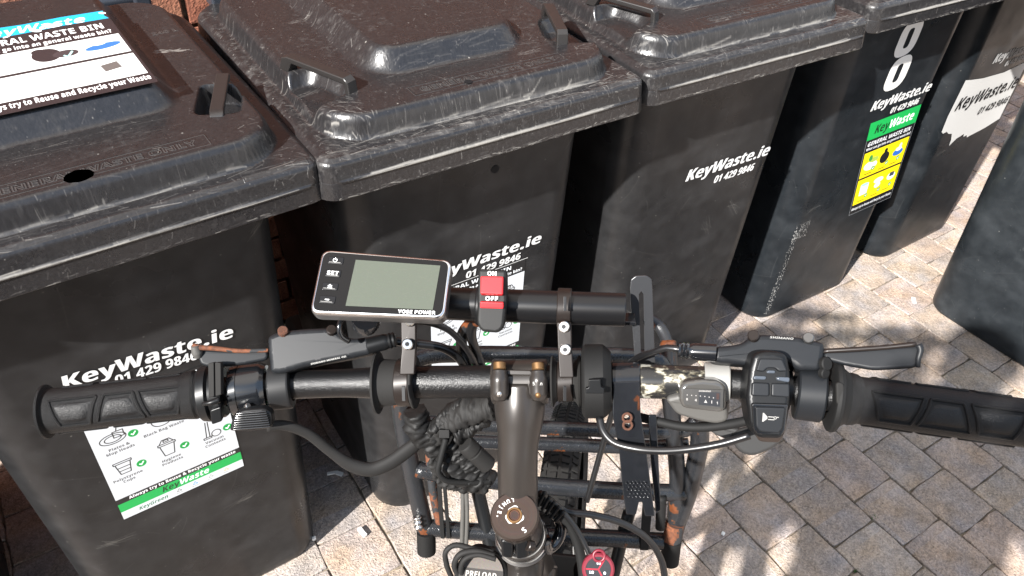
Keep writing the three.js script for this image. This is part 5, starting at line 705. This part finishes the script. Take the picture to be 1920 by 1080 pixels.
wrap([[-0.0833,1.0908,0.2459],[-0.0761,1.0977,0.2441],[-0.0612,1.1089,0.2347],[-0.0438,1.1157,0.2285]], 0.0060, M.cloth);
wrap([[-0.0808,1.0843,0.2483],[-0.0781,1.0686,0.2557],[-0.0741,1.0531,0.2601],[-0.058,1.0387,0.2587],[-0.0343,1.0325,0.2491]], 0.0036, M.clothGrey);
{ const c = bp('cable_connector', turned([-0.0503,1.0858,0.2495], [-0.0267,1.0539,0.2509], [[0, 0], [0, 0.0068], [0.002, 0.0080], [0.010, 0.0080], [0.0105, 0.0070], [0.012, 0.0070], [0.0125, 0.0078], [0.030, 0.0078], [0.032, 0.006], [0.034, 0]], 24), M.clothGrey, 'ribbed grey cable connector'); }
bp('zip_tie', slab([[-0.0703,1.1033,0.2516],[-0.0617,1.1029,0.2504],[-0.0615,1.0967,0.2542],[-0.0701,1.0971,0.2554]], 0.006, 0.001, 0.0006), M.cloth);
cable([[-0.0649,1.0953,0.2534],[-0.0689,1.0802,0.2627],[-0.0709,1.0686,0.2676],[-0.0656,1.0599,0.2686],[-0.0472,1.0499,0.2619],[-0.0304,1.0441,0.2545]], 0.0026, M.rubber);
cable([[0.0146,1.0614,0.2741],[0.0242,1.0475,0.2709],[0.0353,1.0366,0.2714],[0.0574,1.029,0.2673],[0.0824,1.0158,0.2634],[0.1047,0.9979,0.2638],[0.1192,0.9743,0.2691],[0.1246,0.9533,0.2792]], 0.0030);
cable([[0.0134,1.053,0.2734],[0.0267,1.0423,0.2748],[0.0395,1.0272,0.2786],[0.0485,1.0069,0.2874],[0.0545,0.9796,0.3026]], 0.0042, M.rubber);
cable([[0.0145,1.0581,0.2743],[0.0291,1.0482,0.276],[0.0452,1.0314,0.2833],[0.0574,1.0139,0.2957],[0.0661,0.9994,0.3102]], 0.0022);
for (let k = 0; k < 5; k++) { const A = [[0.0193,1.0673,0.2763],[0.0351,1.0478,0.2792]], B = [[0.0138,1.0572,0.2831],[0.0277,1.0397,0.2847]], a = mid(A[0], A[1], k / 4), b = mid(B[0], B[1], k / 4); bp('zip_tie', tube([a, mid(a, b), b], 0.0016, 6, 8), M.satin); }
cable([[0.0271,1.032,0.2702],[0.0319,1.0188,0.2738],[0.0291,1.0085,0.2829],[0.0227,1.0087,0.2905],[0.0203,1.0232,0.2919]], 0.0052, M.gloss);
for (const [o, r] of [[0, 0.0023], [9, 0.0026], [17, 0.0022]]) { const P = o === 0 ? [[-0.0222,1.0127,0.3017],[-0.04,1.0158,0.3023],[-0.0547,1.0185,0.3027],[-0.0615,1.0147,0.3071],[-0.0609,1.0012,0.3117],[-0.0568,0.9878,0.3156]] : o === 9 ? [[-0.0203,1.0129,0.3051],[-0.0372,1.0167,0.305],[-0.0493,1.0148,0.3087],[-0.0539,1.0045,0.3129],[-0.0506,0.9939,0.316]] : [[-0.019,1.0126,0.3078],[-0.0345,1.016,0.3077],[-0.0444,1.0137,0.3114],[-0.0481,1.0034,0.3154],[-0.0461,0.993,0.3159]]; cable(P, r, M.clothGrey, 30); }
cable([[-0.1032,0.8254,0.0972],[-0.1041,0.781,0.1117],[-0.1065,0.7272,0.1295],[-0.108,0.6832,0.144]], 0.0030, M.grey, 16); cable([[-0.0996,0.8272,0.0981],[-0.0985,0.7829,0.1123],[-0.1008,0.7292,0.1301],[-0.1022,0.6853,0.1445]], 0.0026, M.grey, 16);
// ---- suspension preload knob and hanging compass
{
  const c = [-0.0312,0.9983,0.3154], kn = bp('preload_knob', turned([c[0], c[1] - 0.014, c[2] - 0.005], c, [[0, 0], [0, 0.0235], [0.010, 0.0235], [0.013, 0.0215], [0.0148, 0.019], [0.0148, 0]], 44), M.rubberDusty, 'grey suspension preload knob');
  const t = poster(256, 256, (g) => { g.fillStyle = '#5b5550'; g.fillRect(0, 0, 256, 256); for (let k = 0; k < 1500; k++) { g.fillStyle = `rgba(${rnd() < 0.5 ? 30 : 160},${rnd() < 0.5 ? 28 : 150},${rnd() < 0.5 ? 26 : 140},0.16)`; g.fillRect(rr(0, 256), rr(0, 256), rr(1, 5), rr(1, 3)); } g.fillStyle = '#2d2a28'; g.fillRect(0, 96, 256, 62); g.fillStyle = '#a8a39c'; g.font = 'bold 46px sans-serif'; g.textAlign = 'center'; g.save(); g.translate(128, 144); g.scale(0.9, 1); g.fillText('PRELOAD', 0, 0); g.restore(); });
  const d = new THREE.CircleGeometry(0.0188, 36); const n = new THREE.Vector3(0, 0.94, 0.34), q = new THREE.Vector3(1, 0, 0), yq = n.clone().cross(q); d.applyMatrix4(new THREE.Matrix4().makeBasis(q, yq, n).setPosition(V(c).addScaledVector(n, 0.0012))); part(kn, 'knob_face', d, t);
  const b = [0.0656,1.016,0.3096], cp = bp('compass', turned(lift(b, -0.006), b, [[0, 0], [0, 0.0120], [0.001, 0.0132], [0.005, 0.0132], [0.006, 0.0120], [0.006, 0.0104], [0.0048, 0.0100], [0.0048, 0]], 40), mat(0.13, 0.008, 0.018, 0.4), 'small red ring compass with white letters');
  const cf = poster(200, 200, (g) => { g.fillStyle = '#14161c'; g.fillRect(0, 0, 200, 200); g.strokeStyle = '#8c1026'; g.lineWidth = 12; for (let k = 0; k < 3; k++) { const a = Math.PI / 6 + k * 2.094 + 0.5; g.beginPath(); g.moveTo(100, 100); g.lineTo(100 + Math.cos(a) * 100, 100 + Math.sin(a) * 100); g.stroke(); } g.fillStyle = '#dfe6ea'; g.font = 'bold 40px sans-serif'; g.textAlign = 'center'; g.fillText('W', 100, 62); g.font = 'bold 30px sans-serif'; g.fillText('LO', 48, 136); g.fillText('O', 152, 136); });
  const d2 = new THREE.CircleGeometry(0.0102, 30), m2 = new THREE.Matrix4(); { const n2 = TOEYE, x2 = new THREE.Vector3(1, 0, 0).addScaledVector(n2, -n2.x).normalize(), y2 = n2.clone().cross(x2); m2.makeBasis(x2, y2, n2).setPosition(V(lift(b, -0.0006))); } part(cp, 'compass_face', d2.applyMatrix4(m2), cf);
  const lp = new THREE.TorusGeometry(0.0045, 0.0013, 8, 22); lp.applyQuaternion(new THREE.Quaternion().setFromUnitVectors(new THREE.Vector3(0, 0, 1), TOEYE)); lp.translate(...[0.0654,1.0238,0.3018]); part(cp, 'loop', lp, mat(0.13, 0.008, 0.018, 0.4));
}
// ---- front rack
{
  const rack = new THREE.Group(); rack.name = 'front_rack'; rack.userData.label = 'black tube front rack with rust patches'; bike.add(rack);
  const rt = (name, pts, r, m, label, seg = 40) => part(rack, name, tube(pts, r, seg, 18), m, label);
  rt('leg', [[-0.1755,0.9564,0.0542],[-0.175,0.9164,0.0671],[-0.1702,0.8608,0.0846],[-0.161,0.7949,0.1047],[-0.1536,0.749,0.1187],[-0.1521,0.738,0.122]], 0.0112, M.rackRusty, 'left rack leg with rusty foot'); rt('leg_cap', [[-0.1514,0.7484,0.1226],[-0.1519,0.7185,0.1324]], 0.0118, M.rubber);
  rt('leg', [[0.1648,0.8882,0.0309],[0.1725,0.8708,0.0355],[0.1712,0.832,0.0483],[0.1651,0.7884,0.0633],[0.1558,0.747,0.0779],[0.1522,0.712,0.0898]], 0.0110, M.rackPaint, 'right rack leg'); rt('leg_foot', [[0.1538,0.7549,0.0797],[0.1512,0.7241,0.09]], 0.0116, M.rust, 'rusty foot of the rack leg'); rt('leg_cap', [[0.1519,0.7313,0.0886],[0.1513,0.6983,0.0994]], 0.0118, M.rubber);
  rt('rung', [[-0.1737,0.9432,0.0583],[-0.1628,0.9666,0.0492],[-0.143,0.9764,0.0434],[-0.0828,0.9775,0.035],[0.0011,0.9734,0.0251],[0.0967,0.9691,0.0137],[0.1198,0.9621,0.0129],[0.1303,0.9359,0.02],[0.1361,0.9092,0.0279]], 0.0098, M.rackPaint, undefined, 60);
  rt('upright', [[0.1282,0.9655,-0.0195],[0.1327,0.9358,0.0197],[0.1408,0.8818,0.0362],[0.1517,0.8107,0.0578],[0.1532,0.747,0.0783]], 0.0098, M.rackRusty, 'inner rack tube with rust patches'); rt('upright', [[0.1024,0.9813,-0.0413],[0.1178,0.9733,-0.0357],[0.1269,0.9656,-0.0193],[0.1299,0.9554,0.0137]], 0.0070, M.rackRusty);
  rt('rung', [[-0.1648,0.8957,0.0725],[-0.0838,0.889,0.0639],[-0.0028,0.8837,0.0548],[0.1029,0.8772,0.0428],[0.1553,0.8774,0.0357],[0.1666,0.8881,0.0307]], 0.0086, M.rackPaint); rt('rung', [[-0.1585,0.8559,0.0645],[-0.0877,0.85,0.0569],[-0.0041,0.8452,0.0473],[0.1051,0.8385,0.0349],[0.1623,0.8401,0.0267]], 0.0086, M.rackPaint);
  rt('rung', [[-0.1613,0.8319,0.0928],[-0.1103,0.8213,0.0894],[-0.0461,0.8112,0.0841],[0.0183,0.8032,0.0781],[0.1083,0.7955,0.0686],[0.1673,0.7928,0.0615]], 0.0106, M.rackPaint); rt('rung', [[-0.1549,0.7506,0.1183],[-0.0987,0.7433,0.1132],[-0.0193,0.7363,0.1048],[0.06,0.731,0.096],[0.1539,0.723,0.086]], 0.0108, M.rackPaint);
  rt('inner_stay', [[-0.1439,0.8531,0.0835],[-0.1418,0.802,0.0999],[-0.1344,0.7486,0.1162]], 0.0055, M.rust, 'rusty inner stay', 16); rt('stay', [[-0.0917,0.8027,0.0829],[-0.0828,0.7658,0.0987],[-0.0695,0.7186,0.1273]], 0.0085, M.satin, undefined, 16);
  rt('stay', [[0.0979,0.7474,0.0654],[0.0907,0.7185,0.0859],[0.0818,0.6689,0.1132]], 0.0080, M.satin, undefined, 16); rt('stay', [[0.1334,0.8006,0.0756],[0.1356,0.7557,0.0899]], 0.0060, M.rubber, undefined, 10);
  part(rack, 'bolt', tube([[-0.1584,0.782,0.1247],[-0.1567,0.7673,0.1312]], (t) => 0.0042 + 0.0012 * Math.sin(t * 16), 16, 14), M.steel);
  for (const [a, b, c, d] of [[[-0.1337,0.8384,0.101], [-0.1287,0.8383,0.1004], [-0.1263,0.7473,0.1296], [-0.1315,0.7474,0.1303]], [[-0.1274,0.8368,0.1007], [-0.123,0.8367,0.1001], [-0.119,0.7472,0.1287], [-0.1236,0.7473,0.1293]], [[0.1118,0.8029,0.0797], [0.1238,0.8027,0.0782], [0.1236,0.7257,0.1032], [0.1132,0.7259,0.1046]]]) part(rack, 'rubber_strap', slab([a, b, c, d], 0.003, 0.0008, 0.0006), M.rubber);
  part(rack, 'plate', slab([[-0.0953,0.9098,0.0486],[-0.0716,0.9092,0.0456],[-0.0709,0.881,0.0597],[-0.0948,0.8815,0.0627]], 0.004, 0.001, 0.0006), M.rubberDusty);
}

// ---------------------------------------------------------------- litter on the paving
seed = 31;
const paper = mat(0.72, 0.71, 0.68, 0.9);
function scrap(x, z, w, l, h, turn, label) { const g = new RoundedBoxGeometry(w, h, l, 3, Math.min(w, h, l) * 0.32), p = g.attributes.position; for (let i = 0; i < p.count; i++) p.setXYZ(i, p.getX(i) + (vnoise(p.getZ(i) * 400 + x * 99, p.getY(i) * 300, 999, 2) - 0.5) * w * 0.25, p.getY(i), p.getZ(i)); g.computeVertexNormals(); const o = single('litter_scrap', g, paper, label, 'litter', 'white litter scraps on the paving'); o.position.set(x, h / 2 + 0.001, z); o.rotation.y = turn; }
scrap(0.3181, -0.9908, 0.011, 0.026, 0.01, 0.15, 'chunky white scrap left of the rack');
scrap(0.3231, -1.1802, 0.009, 0.022, 0.004, 1.2, 'flat white scrap in the shade beside the left bin, left of two');
scrap(0.3380, -1.1695, 0.011, 0.02, 0.004, 0.7, 'flat white scrap in the shade beside the left bin, right of two');
scrap(0.2181, -1.0323, 0.009, 0.009, 0.009, 0, 'small white ball at the foot of the left bin');
scrap(2.1727, -0.8527, 0.012, 0.028, 0.003, -0.9, 'pale flat scrap on the sunny paving left of the sideways bin');
scrap(1.0301, -0.5556, 0.008, 0.008, 0.006, 0.4, 'tiny white pebble on the paving right of the rack');
{ // weeds in the joints
  const leaf = mat(0.05, 0.10, 0.025, 0.7);
  for (const [x, z, label] of [[1.3815, -0.397, 'tiny green weed in a paving joint near the right grip'], [1.229, -0.329, 'tiny green weed in a paving joint at the bottom edge']]) {
    const gs = []; for (let k = 0; k < 14; k++) { const g = new THREE.ConeGeometry(0.0011, rr(0.006, 0.014), 4); g.translate(0, 0.005, 0); g.rotateZ(rr(-1.1, 1.1)); g.rotateY(rr(0, 6.3)); g.translate(rr(-0.007, 0.007), -0.006, rr(-0.004, 0.004)); gs.push(g); }
    const o = single('weed', mergeGeometries(gs), leaf, label, 'weed', 'weeds in the joints'); o.position.set(x, 0.001, z);
  }
}
// ---------------------------------------------------------------- the cyclist who stands astride the bicycle behind the viewpoint and casts the broad shadow
{
  const back = new THREE.Vector3(-0.656, 0, 0.755), right = new THREE.Vector3(0.755, 0, 0.656), base = new THREE.Vector3(-0.135, 0, 0.235);
  const P = (r, y, b) => base.clone().addScaledVector(right, r).addScaledVector(back, b).setY(y);
  const bones = [];
  const limb = (a, b, r0, r1) => bones.push([a, b, r0, r1]);
  limb(P(0, 0.92, 0.02), P(0, 1.18, 0.02), 0.20, 0.195); limb(P(-0.10, 1.36, 0.0), P(0.10, 1.36, 0.0), 0.135, 0.135); limb(P(0, 1.18, 0.02), P(0, 1.40, 0.0), 0.195, 0.15); limb(P(0, 1.42, 0.0), P(0, 1.54, -0.02), 0.06, 0.055); limb(P(0, 1.62, -0.02), P(0, 1.70, -0.015), 0.06, 0.07);
  for (const s of [-1, 1]) { limb(P(s * 0.09, 0.90, 0.02), P(s * 0.17, 0.50, 0.0), 0.095, 0.062); limb(P(s * 0.17, 0.50, 0.0), P(s * 0.20, 0.10, 0.04), 0.062, 0.045); limb(P(s * 0.20, 0.05, 0.06), P(s * 0.21, 0.04, -0.12), 0.045, 0.036); limb(P(s * 0.19, 1.38, 0.0), P(s * 0.37, 1.16, 0.0), 0.085, 0.066); limb(P(s * 0.37, 1.16, 0.0), P(s * 0.10, 1.50, -0.14), 0.058, 0.036); }
  const body = (list, centre, half, res, k) => {
    const mc = new MarchingCubes(res, new THREE.MeshStandardMaterial(), false, false, 220000); mc.isolation = 0; const ab = new THREE.Vector3(), ap = new THREE.Vector3(), p = new THREE.Vector3();
    for (let z = 0; z < res; z++) for (let y = 0; y < res; y++) for (let x = 0; x < res; x++) {
      p.set((x - res / 2) / (res / 2), (y - res / 2) / (res / 2), (z - res / 2) / (res / 2)).multiplyScalar(half).add(centre); let d = 1;
      for (const [a, b, r0, r1] of list) { ab.subVectors(b, a); ap.subVectors(p, a); const t = clamp(ap.dot(ab) / ab.lengthSq()), q = ap.addScaledVector(ab, -t).length() - lerp(r0, r1, t), h = clamp(0.5 + 0.5 * (d - q) / k); d = lerp(d, q, h) - k * h * (1 - h); }
      mc.field[x + y * res + z * res * res] = -d;
    }
    mc.update(); const n = mc.count, g = new THREE.BufferGeometry(); g.setAttribute('position', new THREE.BufferAttribute(mc.positionArray.slice(0, n * 3), 3)); g.setAttribute('normal', new THREE.BufferAttribute(mc.normalArray.slice(0, n * 3), 3)); g.scale(half, half, half); g.translate(centre.x, centre.y, centre.z); return g;
  };
  const geos = [body(bones, new THREE.Vector3(-0.2, 0.92, 0.22), 0.95, 100, 0.05)];
  for (const s of [-1, 1]) { // hands: palm, four fingers and a thumb
    const w = P(s * 0.10, 1.50, -0.14), fl = []; const h = (r, y, b) => w.clone().addScaledVector(right, r).addScaledVector(back, b).setY(w.y + y);
    fl.push([w, h(-s * 0.02, 0.07, -0.02), 0.030, 0.034]); for (let k = 0; k < 4; k++) { const o = (k - 1.5) * 0.019, L1 = [0.036, 0.042, 0.040, 0.03][k]; const a = h(-s * 0.022 + o * 0.6, 0.085 - Math.abs(o) * 0.2, -0.022 + o * 0.7), b = a.clone().add(new THREE.Vector3(0, L1, 0)), c = b.clone().addScaledVector(right, -s * 0.022).addScaledVector(back, 0.008); c.y += 0.012; fl.push([a, b, 0.0095, 0.0085], [b, c, 0.0085, 0.0075]); }
    fl.push([h(-s * 0.01, 0.03, 0.02), h(-s * 0.045, 0.055, 0.04), 0.011, 0.010], [h(-s * 0.045, 0.055, 0.04), h(-s * 0.06, 0.08, 0.035), 0.010, 0.008]);
    geos.push(body(fl, h(-s * 0.02, 0.07, 0), 0.12, 44, 0.006));
  }
  // head with jaw, brow, nose, lips and ears on a finer grid
  geos.push(body([[P(0, 1.61, -0.035), P(0, 1.70, -0.02), 0.066, 0.09], [P(0, 1.69, 0.02), P(0, 1.70, 0.03), 0.085, 0.085], [P(0, 1.575, -0.075), P(0, 1.585, -0.07), 0.026, 0.03], [P(0, 1.66, -0.105), P(0, 1.63, -0.122), 0.009, 0.014], [P(-0.035, 1.685, -0.088), P(0.035, 1.685, -0.088), 0.022, 0.022], [P(-0.018, 1.603, -0.096), P(0.018, 1.603, -0.096), 0.009, 0.009], [P(-0.088, 1.66, -0.005), P(-0.092, 1.63, -0.01), 0.018, 0.011], [P(0.088, 1.66, -0.005), P(0.092, 1.63, -0.01), 0.018, 0.011]], P(0, 1.65, -0.01), 0.17, 64, 0.014));
  const g = mergeGeometries(geos.map((q) => q)), pa = g.attributes.position, col = new Float32Array(pa.count * 3);
  for (let i = 0; i < pa.count; i++) { const y = pa.getY(i); const c = i >= geos[0].attributes.position.count || y > 1.52 ? [0.45, 0.28, 0.2] : y > 0.93 ? [0.05, 0.07, 0.11] : y > 0.1 ? [0.03, 0.032, 0.04] : [0.02, 0.02, 0.02]; col.set(c, i * 3); }
  g.setAttribute('color', new THREE.BufferAttribute(col, 3));
  const person = thing('person', 'cyclist standing astride the bicycle just outside the view, both hands raised', 'person'); person.position.copy(base);
  const b = part(person, 'figure', g.translate(-base.x, 0, -base.z), new THREE.MeshStandardMaterial({ vertexColors: true, roughness: 0.8 }));
  for (const e of [-1, 1]) { const c = P(e * 0.032, 1.662, -0.098).sub(base); part(person, 'eye', new THREE.SphereGeometry(0.0105, 14, 10).translate(c.x, c.y, c.z), mat(0.5, 0.48, 0.46, 0.3)); const d = P(e * 0.032, 1.662, -0.1055).sub(base); part(person, 'iris', new THREE.SphereGeometry(0.0045, 10, 8).translate(d.x, d.y, d.z), mat(0.05, 0.035, 0.02, 0.2)); }
  const hair = new THREE.SphereGeometry(0.112, 24, 16, 0, Math.PI * 2, 0, 1.45); const hc = P(0, 1.695, 0.012).sub(base); hair.translate(hc.x, hc.y, hc.z); part(person, 'hair', hair, mat(0.03, 0.022, 0.018, 0.8));
}
renderer.render(scene, camera);
